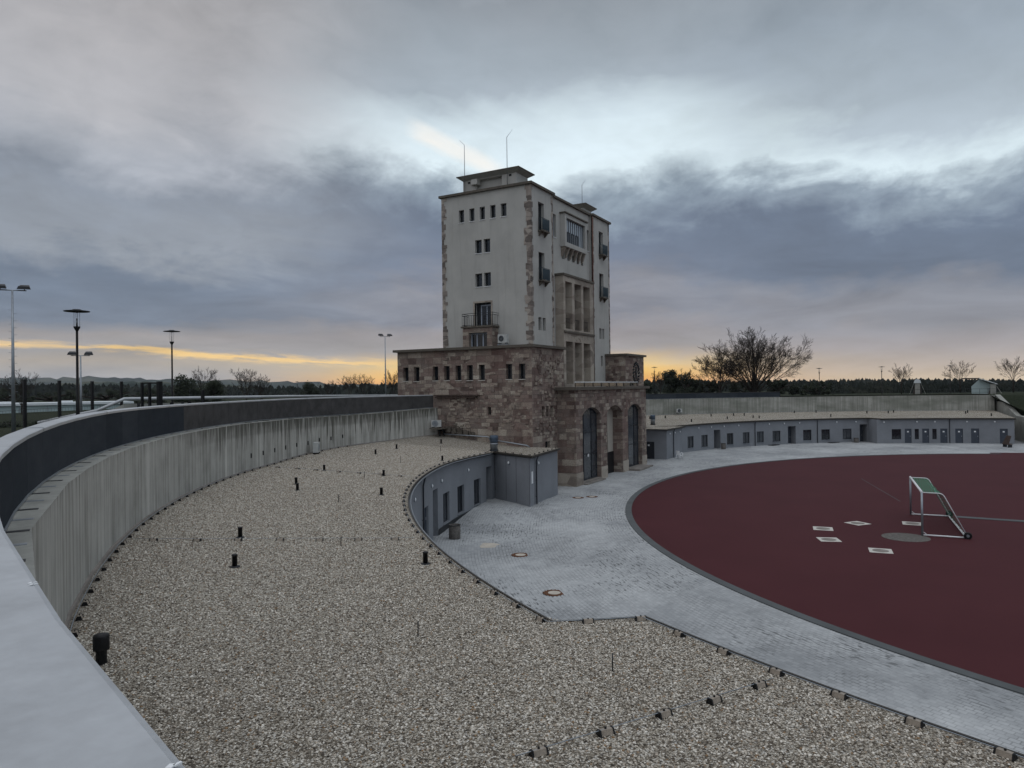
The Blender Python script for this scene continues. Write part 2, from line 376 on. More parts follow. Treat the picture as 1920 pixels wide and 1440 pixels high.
# ---- terrain outside, one sheet to the horizon
outer=[polar(CV,RV,70-2.2*k) for k in range(0,28)]
ringpts=[(w[0],w[1],0) for w in wallR[::-1]]+[(16.2,58.7,0),(-9.6,58.7,0)]+[(w[0],w[1],0) for w in wallL[::-1]]
te=MB(); rows=[]
phs=[-180+k*2 for k in range(181)]
off=[0,.6,2,5,9,14,22,35,55,90,150,300,600,1200,2500,5200]
def terr(phi,d,inner):
    ph=phi if phi>-90 else phi+360
    far=-1.5+ (2.2 if ph<100 else 0)
    top=6.15
    low=5.0 if ph<75 else (5.0-1.8*sst(78,110,ph))
    z=top+(low-top)*sst(3,55,d)
    z=z+(far-low)*sst(120,900,d)
    inw=sst(6.2,9.2,ph)*(1-sst(172,176,ph))
    bank=0.02+6.1*sst(1,16,d)
    bank=bank+(z-top)*sst(14,60,d)
    return z*inw+bank*(1-inw)
for ph in phs:
    b=rcast((0,0),ph,ringpts); base=(b[0]+.45) if b else 62
    phh=ph if ph>-90 else ph+360
    base=base*(sst(7,10,phh)*(1-sst(171.5,174,phh)))+56*(1-sst(7,10,phh)*(1-sst(171.5,174,phh)))
    row=[]
    for d in off:
        p=polar((0,0),base+d,ph); row.append((p[0],p[1],terr(ph,d,b)))
    rows.append(row)
te.grid(rows); struct(te.build('grass_terrain',M['grass']))
lg=MB(); lg.face([(x,y,-.42) for x,y in ((-90,-90),(90,-90),(90,66),(-90,66))]); struct(lg.build('lower_ground',M['grass']))

# ------------------------------------------------------------------ walls with real openings
def wall(mb,f,s0,s1,z0,z1,ops,depth,su=1.0,ns=1,us=0.0):
    ss=sorted(set([round(s0+(s1-s0)*k/ns,4) for k in range(ns+1)]+[round(v,4) for o in ops for v in o[:2] if min(s0,s1)<=v<=max(s0,s1)]))
    zz=sorted(set([z0,z1]+[v for o in ops for v in o[2:4] if z0<v<z1]))
    for a,b in zip(ss,ss[1:]):
        for c,d in zip(zz,zz[1:]):
            m=((a+b)/2,(c+d)/2)
            if any(min(o[0],o[1])<m[0]<max(o[0],o[1]) and o[2]<m[1]<o[3] for o in ops): continue
            mb.face([f(a,c,0),f(b,c,0),f(b,d,0),f(a,d,0)],[((a*su+us),c),((b*su+us),c),((b*su+us),d),((a*su+us),d)])
    for o in ops:
        a,b,c,d=o[:4]; dp=o[4] if len(o)>4 else depth
        for q in ((a,c,b,c),(b,c,b,d),(b,d,a,d),(a,d,a,c)):
            mb.face([f(q[0],q[1],0),f(q[2],q[3],0),f(q[2],q[3],dp),f(q[0],q[1],dp)],[(q[0]*su,q[1]),(q[2]*su,q[3]),(q[2]*su+dp,q[3]+.01),(q[0]*su+dp,q[1]+.01)])
def window(parent,f,op,depth,fm='dframe',w=.07,mull=1,name='window',trans=0,sill=None,gl='glass',su=1.0):
    a,b,c,d=op[:4]
    if a>b: a,b=b,a
    ws=w/su; m=MB()
    m.mbox(f,a,a+ws,c,d,depth-.06,depth); m.mbox(f,b-ws,b,c,d,depth-.06,depth)
    m.mbox(f,a+ws,b-ws,c,c+w,depth-.06,depth); m.mbox(f,a+ws,b-ws,d-w,d,depth-.06,depth)
    for k in range(1,mull):
        x=a+(b-a)*k/mull; m.mbox(f,x-ws*.5,x+ws*.5,c+w,d-w,depth-.055,depth-.002)
    for k in range(trans):
        z=c+(d-c)*(k+1)/(trans+1); m.mbox(f,a+ws,b-ws,z-w*.35,z+w*.35,depth-.052,depth-.004)
    o=m.build(name,M[fm],parent)
    p=MB(); p.mbox(f,a,b,c,d,depth-.02,depth+.03); p.build('pane',M[gl],o)
    if sill:
        q=MB(); q.mbox(f,a-.02/su,b+.02/su,c-.05,c-.004,-.05,depth-.07); q.build('sill',M[sill],o)
    return o
def doorleaf(parent,f,op,depth,fm='door',su=1.0,sign=False,name='door'):
    a,b,c,d=op[:4]
    if a>b: a,b=b,a
    m=MB(); e=.06/su
    m.mbox(f,a+e,b-e,c,d-.06,depth-.05,depth+.02)
    m.mbox(f,a,a+e,c,d,depth-.08,depth+.02); m.mbox(f,b-e,b,c,d,depth-.08,depth+.02); m.mbox(f,a+e,b-e,d-.06,d,depth-.08,depth+.02)
    o=m.build(name,M[fm],parent)
    h=MB(); h.mbox(f,a+e*2.2,a+e*3,c+.85,c+1.0,depth-.1,depth-.05); h.build('handle',M['steel'],o)
    if sign:
        x=(a+b)/2; q=MB(); q.mbox(f,x-.1/su,x+.1/su,d-.47,d-.3,depth-.065,depth-.052); q.build('door_sign',M['white'],o)
    return o
def bulkhead(parent,f,s_,z,su):
    """round wall lamp with a ring and a diffuser"""
    m=MB(); c=Vector(f(s_,z,0)); o=Vector(f(s_,z,-1))-c; o.normalize(); up=Vector((0,0,1)); sd=o.cross(up)
    n=14
    def ring(r_,d): return [c+(sd*cos(2*pi*k/n)+up*sin(2*pi*k/n))*r_+o*d for k in range(n)]
    R0,R1,R2=ring(.12,0.0),ring(.12,.05),ring(.095,.065)
    for A,B in ((R0,R1),(R1,R2)):
        for k in range(n): m.face([A[k],A[(k+1)%n],B[(k+1)%n],B[k]])
    l=m.build('wall_lamp',M['steel'],parent)
    g=MB(); R3,R4=ring(.095,.062),ring(.05,.1)
    for k in range(n): g.face([R3[k],R3[(k+1)%n],R4[(k+1)%n],R4[k]],smooth=True)
    g.face(R4); g.build('diffuser',M['white'],l)
def downpipe(parent,f,s_,z0,z1,mt='dframe'):
    m=MB(); p=[f(s_,z0,-.09),f(s_,z1-.3,-.09),f(s_,z1,-.22)]
    m.tube(p,.045,8)
    for z in (z0+.5,z0+1.6): q=Vector(f(s_,z,-.05)); m.obox(q,(.03,0,0),(0,.03,0),(0,0,.02))
    m.build('downpipe',M[mt],parent)

# ------------------------------------------------------------------ left wing
def zeL(th): return 3.45+(3.63-3.45)*sst(97,112,th)
def rinL(th):
    if th<96.6: return 43.3
    if th<147.8: return RL
    if th<148.7: return RL+(41.40-RL)*(th-147.8)/.9
    return 41.40
def roofL(th,t):
    ri=rinL(th); ro,zo=rcast(CL,th,wallL); r_=ri+(ro-ri)*t
    p=polar(CL,r_,th); return (p[0],p[1],zeL(th)+(zo-zeL(th))*t)
def roofzL(x,y):
    th=degrees(atan2(y-CL[1],x-CL[0])); r_=sqrt((x-CL[0])**2+(y-CL[1])**2)
    b=rcast(CL,th,wallL)
    if not b: return 3.5
    ri=rinL(th); t=(r_-ri)/(b[0]-ri)
    return zeL(th)+(b[1]-zeL(th))*max(-.2,min(1,t))
LW=thing('curved_building','grey curved building under the near gravel roof, on this side of the tower','building',(0,0,0))
ths=[90.95,92,93.5,95,96.6]+[98+k*1.5 for k in range(34)]+[147.8,148.1,148.4,148.7]+[150+k*1.5 for k in range(17)]
ths=sorted(set(t for t in ths if t<=174))
def ruled(mb,f0,ts):
    rows=[[f0(th,t) for t in ts] for th in ths]; mb.grid(rows,[[(p[0],p[1]) for p in r_] for r_ in rows],False)
g=MB(); ruled(g,roofL,[0,.03,.1,.25,.4,.55,.7,.85,.96,1.0])
ann=[(-9.41,43.5),(-15.57,42.61),(-13.61,46.76),(-9.41,47.3)]
g.face([(x,y,3.452) for x,y in ann],ann)
roofo=g.build('roof',M['gravel'],LW)
# loose stones lying on the near part of the roof: real pebbles scattered over the textured bed
def pebble_mat(T,b):
    r_=T.n('ShaderNodeObjectInfo').outputs['Random']; co=objco(T); n=T.noise(co,40,3,.6)
    col=T.ramp(r_,[(.0,S(74,67,60)),(.17,S(122,113,101)),(.37,S(168,159,145)),(.63,S(199,191,178)),(.87,S(234,228,217)),(.97,S(142,116,88))])
    setc(T,b,T.mix(T.mapr(n,.5,.75,0,.3),col,S(120,110,98)))
M['pebble']=mat('pebble',pebble_mat,.85,spec=.2)
src=bpy.data.collections.new('pebble_shapes'); rnd=random.Random(2)
for k in range(6):
    bm_=MB(); n=7; rings=[]
    for (zz,rr) in ((-.5,.55),(-.1,1),(.35,.85),(.6,.4)): rings.append([(rr*cos(2*pi*j/n)*rnd.uniform(.75,1.15)*1.25,rr*sin(2*pi*j/n)*rnd.uniform(.75,1.15),zz*rnd.uniform(.8,1.1)) for j in range(n)])
    for A_,B_ in zip(rings,rings[1:]):
        for j in range(n): bm_.face([A_[j],A_[(j+1)%n],B_[(j+1)%n],B_[j]],smooth=True)
    bm_.face(rings[-1]); po=bm_.build('pebble',M['pebble']); COL.objects.unlink(po); src.objects.link(po)
pb=MB(); th2=[97+k*1.0 for k in range(78)]; rows=[[tuple(Vector(roofL(t_,q))+Vector((0,0,.004))) for q in [.012]+[.06*k for k in range(1,16)]+[.97]] for t_ in th2]
pb.grid(rows,[[(0,0)]*len(rows[0])]*len(rows)); po=pb.build('loose_gravel',M['gravel']); po['kind']='stuff'
ng=bpy.data.node_groups.new('scatter','GeometryNodeTree'); ng.interface.new_socket('Geometry',in_out='INPUT',socket_type='NodeSocketGeometry'); ng.interface.new_socket('Geometry',in_out='OUTPUT',socket_type='NodeSocketGeometry')
N_=ng.nodes.new; gi=N_('NodeGroupInput'); go=N_('NodeGroupOutput'); dp=N_('GeometryNodeDistributePointsOnFaces'); ip=N_('GeometryNodeInstanceOnPoints'); ci=N_('GeometryNodeCollectionInfo'); rs_=N_('FunctionNodeRandomValue'); rr_=N_('FunctionNodeRandomValue')
dp.inputs['Density'].default_value=PEB; ci.inputs['Collection'].default_value=src; ci.inputs['Separate Children'].default_value=True; ci.inputs['Reset Children'].default_value=True; ip.inputs['Pick Instance'].default_value=True
rs_.data_type='FLOAT'; rs_.inputs[2].default_value=.0065; rs_.inputs[3].default_value=.0185; rr_.data_type='FLOAT_VECTOR'; rr_.inputs[0].default_value=(-.5,-.5,0); rr_.inputs[1].default_value=(.5,.5,6.28)
L_=ng.links.new; L_(gi.outputs[0],dp.inputs['Mesh']); L_(dp.outputs['Points'],ip.inputs['Points']); L_(ci.outputs[0],ip.inputs['Instance']); L_(rs_.outputs[1],ip.inputs['Scale']); L_(rr_.outputs[0],ip.inputs['Rotation']); L_(ip.outputs[0],go.inputs[0])
md=po.modifiers.new('scatter','NODES'); md.node_group=ng
# eave edge: a dark metal angle that follows the roof edge, with the annex return
eave=[(-9.41,43.5,3.45),(-15.57,42.61,3.45),(-13.61,46.76,3.45)]+[polar(CL,rinL(t),t)+(zeL(t),) for t in ths if t>=96.8]
def offset_line(pts,d):
    out=[]
    for i,p in enumerate(pts):
        a=Vector(pts[max(i-1,0)][:2]); b=Vector(pts[min(i+1,len(pts)-1)][:2])
        if 0<i<len(pts)-1:
            t1=(Vector(p[:2])-a).normalized(); t2=(b-Vector(p[:2])).normalized(); n1=Vector((t1.y,-t1.x)); n2=Vector((t2.y,-t2.x)); nn=n1+n2; nn=nn/ max(.35,nn.dot(n1))
        else:
            t=(b-a).normalized(); nn=Vector((t.y,-t.x))
        out.append((p[0]+nn.x*d,p[1]+nn.y*d)+tuple(p[2:]))
    return out
def profile_sweep(mb,pts,prof):
    """prof: list of (outward offset, dz) swept along pts (x,y,z)"""
    lines=[]
    for (d,dz) in prof:
        q=offset_line(pts,d); lines.append([(a[0],a[1],a[2]+dz) for a in q])
    u=[0]
    for a,b in zip(pts,pts[1:]): u.append(u[-1]+sqrt((a[0]-b[0])**2+(a[1]-b[1])**2))
    mb.grid(lines,[[(uu,k*.1) for uu in u] for k in range(len(prof))],False)
ev=[tuple(p) for p in eave]
sgn=1 # which side is outward for this ordering
t0=Vector(ev[20][:2])-Vector(ev[19][:2]); nn=Vector((t0.y,-t0.x)); 
if nn.dot(Vector(CL)-Vector(ev[20][:2]))<0: sgn=-1
e=MB(); profile_sweep(e,ev,[(-.015*sgn,.022),(.03*sgn,.022),(.03*sgn,-.1),(-.06*sgn,-.1),(-.06*sgn,-.16),(-.3*sgn,-.16)]); e.build('roof_edge',M['trim'],LW)
gt=MB(); gt.tube([(p[0],p[1],p[2]-.06) for p in offset_line(ev[3:],.1*sgn)],.03,6); gt.build('gutter_pipe',M['steel'],LW)
RF=RL+.25
def fL(s_,z,d):
    if z>3.25: z=zeL(s_)-.12
    p=polar(CL,RF+d,s_); return (p[0],p[1],z)
suL=RF*R(1)
opsL=[(113.49,115.15,.12,1.74),(110.63,112.07,-.5,2.35,1.1),(107.34,109.07,.06,1.82),(103.51,105.2,.12,1.83),(99.5,101.1,.15,1.85),(96.85,98.18,-.3,2.46,2.0)]
opsL+=[(118.2,119.9,-.5,1.7),(123,124.7,.1,1.8),(128,129.7,.1,1.8),(133,134.7,.1,1.8),(138,139.7,.1,1.8)]
w=MB(); wall(w,fL,96.2,148.2,-.7,3.3,opsL,.28,suL,36)
def fL2(s_,z,d):
    if z>3.25: z=3.5
    p=polar(CL,41.40+.25+d,s_); return (p[0],p[1],z)
wall(w,fL2,148.2,174,-.7,3.3,[(a,a+1.9,-.4,1.6) for a in (151,156,161,166,171)],.28,suL,18)
a=fL(148.2,-.7,0);b=fL2(148.2,-.7,0); w.face([a,b,(b[0],b[1],3.5),(a[0],a[1],3.5)])
# annex walls
A0=(-15.3,42.9);A1=(-13.42,46.7);A2=(-9.41,43.72)
def fA(p,q):
    L=sqrt((q[0]-p[0])**2+(q[1]-p[1])**2); t=((q[0]-p[0])/L,(q[1]-p[1])/L)
    return (lambda s_,z,d:(p[0]+t[0]*s_-t[1]*d,p[1]+t[1]*s_+t[0]*d,z)),L
fs,Ls=fA(A1,A0); ff,Lf=fA(A0,A2)
wall(w,fs,0,Ls,-.7,3.34,[],.2,1,6); wall(w,ff,0,Lf,-.7,3.34,[],.2,1,6)
w.build('wall',M['render'],LW)
for i,o in enumerate(opsL):
    if i in (1,5): 
        doorleaf(LW,fL,(o[0],o[1],o[2],o[3]),o[4]-.05,'door',suL)
    elif i in (0,6): doorleaf(LW,fL,o,.2,'door',suL)
    else: window(LW,fL,o,.2,'dframe',.07,2,su=suL,gl='dglass' if i in (2,4) else 'glass',sill='steel')
for a in (112.5,109.6,102.55,118.7,126,136): bulkhead(LW,fL,a,2.66,suL)
bulkhead(LW,fs,Ls*.42,2.78,1); bulkhead(LW,ff,1.6,2.8,1)
downpipe(LW,fL,115.75,-.35,3.3); downpipe(LW,fL,131,-.35,3.3); downpipe(LW,ff,1.05,.1,3.3)
j=MB()
for x in (.33,.62,.985): j.mbox(fs,Ls*x-.012,Ls*x+.012,.2,3.3,-.006,.0)
j.mbox(ff,.85,.874,.1,3.3,-.006,.0); j.build('panel_joint',M['dframe'],LW)
pn=MB(); pn.mbox(ff,.28,.55,1.55,2.35,-.012,-.002); pn.build('notice',M['white'],LW)
pl=MB(); wall(pl,lambda s_,z,d:fL(s_,z,d-.03),98.2,110.6,-.6,.0,[],.1,suL,10); pl.build('plinth',M['dsteel'],LW)
ut=MB(); up=[roofL(t,.985) for t in ths if t>=96]; ut.tube([(p[0],p[1],p[2]+.05) for p in up],.012,5)
ut.build('lightning_conductor',M['steel'],LW)
ut2=MB(); ut2.tube([(p[0],p[1],p[2]+.07) for p in offset_line(ev[3:],-.16*sgn)],.008,5); ut2.build('edge_conductor',M['steel'],LW)

# ------------------------------------------------------------------ right wing
def zeR(th): return 3.32
def rinR(th):
    if th>30.4: return RR
    if th>29.6: return RR-2.54*(30.4-th)/.8
    return RR-2.54
def roofR(th,t):
    ri=rinR(th); b=rcast(CR,th,wallRx); r_=ri+(b[0]-ri)*t; p=polar(CR,r_,th); return (p[0],p[1],3.32+(b[1]-3.32)*t)
wallRx=wallR+[(57.5,8.9,3.3,3.3),(48.5,8.0,3.3,3.3)]
def roofzR(x,y):
    th=degrees(atan2(y-CR[1],x-CR[0])); r_=sqrt((x-CR[0])**2+(y-CR[1])**2); b=rcast(CR,th,wallRx); ri=rinR(th)
    return 3.32+(b[1]-3.32)*max(-.2,min(1,(r_-ri)/(b[0]-ri)))
RWG=thing('curved_building','grey rendered curved building with gravel roof, beyond the tower across the track','building')
thr=sorted([5.2,6.5]+[8+k*1.8 for k in range(12)]+[29.6,30,30.4]+[32+k*1.8 for k in range(30)])
g=MB(); rows=[[roofR(th,t) for t in (0,.05,.2,.5,.8,1)] for th in thr]; g.grid(rows,[[(p[0],p[1]) for p in r_] for r_ in rows],False)
annR=[(16.3,43.3),(22.3,43.1),(20.9,46.9),(16.3,47.5)]
g.face([(x,y,3.335) for x,y in annR],annR); g.build('roof',M['gravel'],RWG)
evR=[polar(CR,rinR(t),t)+(3.32,) for t in thr if t<76]
evR+=[(20.9,46.6,3.335),(22.3,43.1,3.335),(16.3,43.3,3.335)]
t0=Vector(evR[20][:2])-Vector(evR[19][:2]); nn=Vector((t0.y,-t0.x)); sgr=1 if nn.dot(Vector(CR)-Vector(evR[20][:2]))>0 else -1
e=MB(); profile_sweep(e,evR,[(-.02*sgr,.03),(.045*sgr,.03),(.045*sgr,-.11),(-.06*sgr,-.11),(-.06*sgr,-.16),(-.3*sgr,-.16)]); e.build('roof_edge',M['trim'],RWG)
def fR(s_,z,d): p=polar(CR,39.24+d,s_); return (p[0],p[1],z)
def fR2(s_,z,d): p=polar(CR,36.7+d,s_); return (p[0],p[1],z)
suR=39.24*R(1); suR2=36.7*R(1)
wR=[(71.31,73.17,.55,1.92),(67.16,69.0,.5,1.92),(60.22,61.9,.5,1.91),(56.09,57.77,.49,1.9),(52.59,54.28,.5,1.91),(48.68,50.5,.5,1.9),(41.73,43.54,.51,1.89),(37.81,39.6,.51,1.89),(33.37,35.17,.51,1.91)]
dR=[(63.63,65.41,.02,2.42,1.1),(45.19,46.94,.02,2.42,1.1),(30.25,31.73,.02,2.46,1.3)]
w=MB(); wall(w,fR,30.1,80,-.4,3.2,wR+dR,.22,suR,30)
w2=[(25.52,27.38,.62,1.94),(22.12,22.93,.61,1.95),(18.82,19.62,.61,1.95)]
d2=[(23.53,24.83,.08,1.97),(20.2,21.51,.08,1.97),(16.88,18.18,.08,1.97),(14.09,15.46,.08,1.97),(11.28,12.69,.08,1.99),(6.49,7.81,.08,1.99)]
wall(w,fR2,5.4,30.33,-.4,3.2,w2+d2,.2,suR2,16)
a=fR(30.1,-.4,0);b=fR2(30.33,-.4,0); w.face([a,b,(b[0],b[1],3.2),(a[0],a[1],3.2)])
B0=(22.0,43.35);B1=(16.9,43.55);B2=(16.75,52.0);B3=(20.75,47.6)
fb,Lb=fA(B1,B0); fbs,Lbs=fA(B2,B1); fb3,Lb3=fA(B0,B3)
opD=(Lbs-2.6,Lbs-1.35,0,1.95)
wall(w,fb,0,Lb,-.4,3.2,[],.2); wall(w,fbs,0,Lbs,-.4,3.2,[opD],.2); wall(w,fb3,0,Lb3,-.4,3.2,[],.2)
w.build('wall',M['render'],RWG)
for k_,o in enumerate(wR): window(RWG,fR,o,.16,'dframe',.06,2,su=suR,gl='dglass' if k_ in (0,1,3,4,5,8) else 'glass',sill='steel')
for o in dR: doorleaf(RWG,fR,o,o[4]-.05,'door',suR)
for o in w2: window(RWG,fR2,o,.14,'dframe',.06,1,su=suR2)
for o in d2: doorleaf(RWG,fR2,o,.12,'door',suR2,True)
doorleaf(RWG,fbs,opD,.1,'dframe',1,True)
for a in (69.85,66.2,62.7,58.85,51.3,47.8,44.35,36.4,32.5): bulkhead(RWG,fR,a,2.82,suR)
for a in (28.95,22.5,19.15,13.4,8.65): bulkhead(RWG,fR2,a,2.86,suR2)
for s_ in (.9,2.6,4.3): bulkhead(RWG,fb,s_,2.8,1)
for a in (54.8,40.5): downpipe(RWG,fR,a,.12,3.2)
downpipe(RWG,fR2,16.5,.12,3.2); downpipe(RWG,fb,2.0,.1,3.2)
lc=MB(); lc.tube([(p[0],p[1],p[2]+.05) for p in [roofR(t,.985) for t in thr]],.012,5); lc.build('lightning_conductor',M['steel'],RWG)

# ------------------------------------------------------------------ concrete walls and dark parapet screens
def retaining(name,label,pts,rev=False,u0=0.0,thick=.75,mt='conc'):
    T=thing(name,label,'wall'); m=MB(); tp=MB(); u=u0
    io=offset_line([p[:2]+(0,) for p in pts],thick); cc=Vector(pts[len(pts)//2][:2]); 
    if Vector(io[len(pts)//2][:2]).length<cc.length: io=offset_line([p[:2]+(0,) for p in pts],-thick)
    for i,(a,b) in enumerate(zip(pts,pts[1:])):
        L=sqrt((a[0]-b[0])**2+(a[1]-b[1])**2); v=-L if rev else L
        m.face([(a[0],a[1],a[2]-.6),(b[0],b[1],b[2]-.6),(b[0],b[1],b[3]),(a[0],a[1],a[3])],[(u,a[3]-a[2]+.6),(u+v,b[3]-b[2]+.6),(u+v,0),(u,0)])
        tp.face([(a[0],a[1],a[3]),(b[0],b[1],b[3]),(io[i+1][0],io[i+1][1],b[3]),(io[i][0],io[i][1],a[3])],[(u,1.2),(u+v,1.2),(u+v,1.6),(u,1.6)])
        m.face([(io[i][0],io[i][1],a[2]),(io[i+1][0],io[i+1][1],b[2]),(io[i+1][0],io[i+1][1],b[3]),(io[i][0],io[i][1],a[3])],[(u,1),(u+v,1),(u+v,0),(u,0)])
        u+=v+(.37 if not rev else -.37)
    for i in (0,-1):
        a=pts[i]; m.face([(a[0],a[1],a[2]-.6),(io[i][0],io[i][1],a[2]-.6),(io[i][0],io[i][1],a[3]),(a[0],a[1],a[3])],[(0,3),(.7,3),(.7,0),(0,0)])
    m.build('wall_face',M[mt],T); tp.build('wall_top',M['oldc'],T); return T,io
wl,io=retaining('retaining_wall','tall board marked concrete retaining wall behind the gravel roof in the left foreground',wallL)
fl=MB(); q=offset_line([p[:3] for p in wallL],-.02)
for s_ in (1,-1):
    pp=offset_line([p[:3] for p in wallL],.03*s_)
    if Vector(pp[8][:2]).length<Vector(wallL[8][:2]).length: break
profile_sweep(fl,[p[:3] for p in wallL],[(.0,.06),(.04*s_,.05),(.09*s_,-.05)]); fl.build('flashing',M['dust'],wl)
tie=MB()
for k in range(9):
    a=wallL[14+k//2]; b=wallL[15+k//2]; t=.25+.5*(k%2); x=a[0]+(b[0]-a[0])*t; y=a[1]+(b[1]-a[1])*t
    dx,dy=-x,-y; L=sqrt(dx*dx+dy*dy); tie.obox((x+dx/L*.015,y+dy/L*.015,a[2]+.75),(dx/L*.02,dy/L*.02,0),(-dy/L*.05,dx/L*.05,0),(0,0,.12))
tie.build('weep_hole',M['black'],wl)
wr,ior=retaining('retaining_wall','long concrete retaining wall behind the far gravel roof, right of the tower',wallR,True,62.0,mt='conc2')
ew=MB(); e0=(65.13,10.5);e1=(57.5,8.9);e2=(50.9,8.1)
ex=Vector((.12,-.6,0))
def ewp(p,z,o=0): return (p[0]+ex.x*o,p[1]+ex.y*o,z)
for (pa,za),(pb,zb) in (((e0,6.05),(e1,3.4)),((e1,3.4),(e2,3.35))):
    ew.hexa([ewp(pa,-.4),ewp(pb,-.4),ewp(pb,-.4,1),ewp(pa,-.4,1),ewp(pa,za),ewp(pb,zb),ewp(pb,zb,1),ewp(pa,za,1)])
ew.build('end_wall',M['oldc'],wr)

def screen(name,label,pts,ztop_,out,bott,step=2.05,capw=.28,mats=('screen','cap'),capz=.06,cols=True):
    """parapet screen: flat panels on feet, with a bent metal cap, following pts (x,y,zwalltop)"""
    T=thing(name,label,'parapet')
    line=offset_line([(p[0],p[1],p[3]) for p in pts],out)
    # resample to panel length
    S_=[0]
    fixed=(out==0)
    for a,b in zip(line,line[1:]): S_.append(S_[-1]+sqrt((a[0]-b[0])**2+(a[1]-b[1])**2))
    n=max(1,int(S_[-1]/step)); P=[]
    for k in range(n+1):
        s_=S_[-1]*k/n; i=max(j for j in range(len(S_)) if S_[j]<=s_+1e-6); i=min(i,len(S_)-2)
        t=(s_-S_[i])/(S_[i+1]-S_[i]); P.append(tuple(line[i][c]+(line[i+1][c]-line[i][c])*t for c in range(3)))
    if fixed: P=line
    ztf=(lambda p:7.43-.15*sst(134,152,degrees(atan2(p[1]-CW[1],p[0]-CW[0]))%360)) if fixed else (lambda p:ztop_)
    for a,b in zip(P,P[1:]):
        ztop=ztf(a); ztb=ztf(b)
        d=Vector((b[0]-a[0],b[1]-a[1],0)); L=d.length; d.normalize(); nn=Vector((d.y,-d.x,0))
        if nn.dot(Vector((a[0],a[1],0)))<0: nn=-nn
        m=MB(); A=Vector((a[0],a[1],0))+d*.006; B=Vector((b[0],b[1],0))-d*.006
        za,zb=a[2]+bott,b[2]+bott
        m.hexa([(A.x,A.y,za),(B.x,B.y,zb),(B.x+nn.x*.03,B.y+nn.y*.03,zb),(A.x+nn.x*.03,A.y+nn.y*.03,za),(A.x,A.y,ztop-.03),(B.x,B.y,ztb-.03),(B.x+nn.x*.03,B.y+nn.y*.03,ztb-.03),(A.x+nn.x*.03,A.y+nn.y*.03,ztop-.03)])
        m.build('panel',M['screen2' if fixed and degrees(atan2(a[1]-CW[1],a[0]-CW[0]))%360<127.5 else mats[0]],T)
    for k,p in enumerate(P[:-1]):
        q=P[k+1]; 
        for t in (.25,.75):
            x,y,z=(p[c]+(q[c]-p[c])*t for c in range(3)); d=Vector((q[0]-p[0],q[1]-p[1],0)).normalized(); nn=Vector((d.y,-d.x,0))
            if nn.dot(Vector((x,y,0)))<0: nn=-nn
            m=MB(); c=Vector((x,y,z)); m.obox(c+Vector((0,0,bott*.5+.04))+nn*.06,d*.035,nn*.05,(0,0,bott*.5+.04)); m.obox(c-nn*.1+Vector((0,0,.008)),d*.06,nn*.16,(0,0,.008))
            if bott>.02 and abs(x)<200: m.build('foot_bracket',M['dsteel'],T) if t==.25 else m.build('foot_bracket',M['steel'],T)
    m=MB(); cl=[(p[0],p[1],ztf(p)) for p in P]
    sg=1 if (Vector(offset_line(cl,.1)[len(cl)//2][:2]).length>Vector(cl[len(cl)//2][:2]).length) else -1
    profile_sweep(m,cl,[(-.015*sg,-.06),(-.02*sg,0),(.0,.012),(capw*sg,.02),(capw*sg+.004*sg,-.06)]); m.build('cap',M[mats[1]],T)
    if fixed:
        for k in range(3,len(P)-2,4):
            p=Vector((P[k][0],P[k][1],ztf(P[k]))); dd=Vector((P[k+1][0]-p.x,P[k+1][1]-p.y,0)).normalized(); nn=Vector((p.x-CW[0],p.y-CW[1],0)).normalized()
            j=MB(); j.obox(p+nn*.125+Vector((0,0,.021)),dd*.03,nn*.15,(0,0,.003)); j.obox(p-nn*.0225+Vector((0,0,-.02)),dd*.03,nn*.002,(0,0,.03)); j.build('cap_joint',M['steel'],T)
        j=MB()
        for a_ in (159.62,159.65,161.5):
            q=polar(CW,52.86,a_); j.obox((q[0],q[1],7.296),(.007,.003,0),(-.003,.005,0),(0,0,.0015)); j.obox((q[0]+.012,q[1]-.004,7.296),(.008,.0,0),(0,.003,0),(0,0,.0015))
        j.build('bird_dropping',M['white'],T)
    b=MB(); bl=[(p[0],p[1],p[2]+bott) for p in P]
    profile_sweep(b,bl,[(-.02*sg,-.012),(-.025*sg,.02),(-.002*sg,.02)]); b.build('bottom_trim',M['steel'],T)
    return T
sg_out=.41 if Vector(offset_line([(p[0],p[1],0) for p in wallL],.41)[8][:2]).length>Vector(wallL[8][:2]).length else -.41
scr=[polar(CW,52.86-.03*sst(150,135,177-2.1*k),177-2.1*k)+(0,6.26) for k in range(30)]+[q[:2]+(0,w_[3]) for q,w_ in zip(offset_line([(p[0],p[1],0) for p in wallL],sg_out),wallL) if degrees(atan2(q[1]-CW[1],q[0]-CW[0]))<115.2]
screen('parapet_screen','dark panel parapet with pale metal cap, curving along the near left wall',scr,7.43,0,.05)
sg_o2=.41 if Vector(offset_line([(p[0],p[1],0) for p in wallR],.41)[8][:2]).length>Vector(wallR[8][:2]).length else -.41
screen('parapet_screen','low dark parapet on top of the far concrete wall, below the big bare tree',wallR[:17],6.78,sg_o2,.04,3.1,.05,('screen','dsteel'))
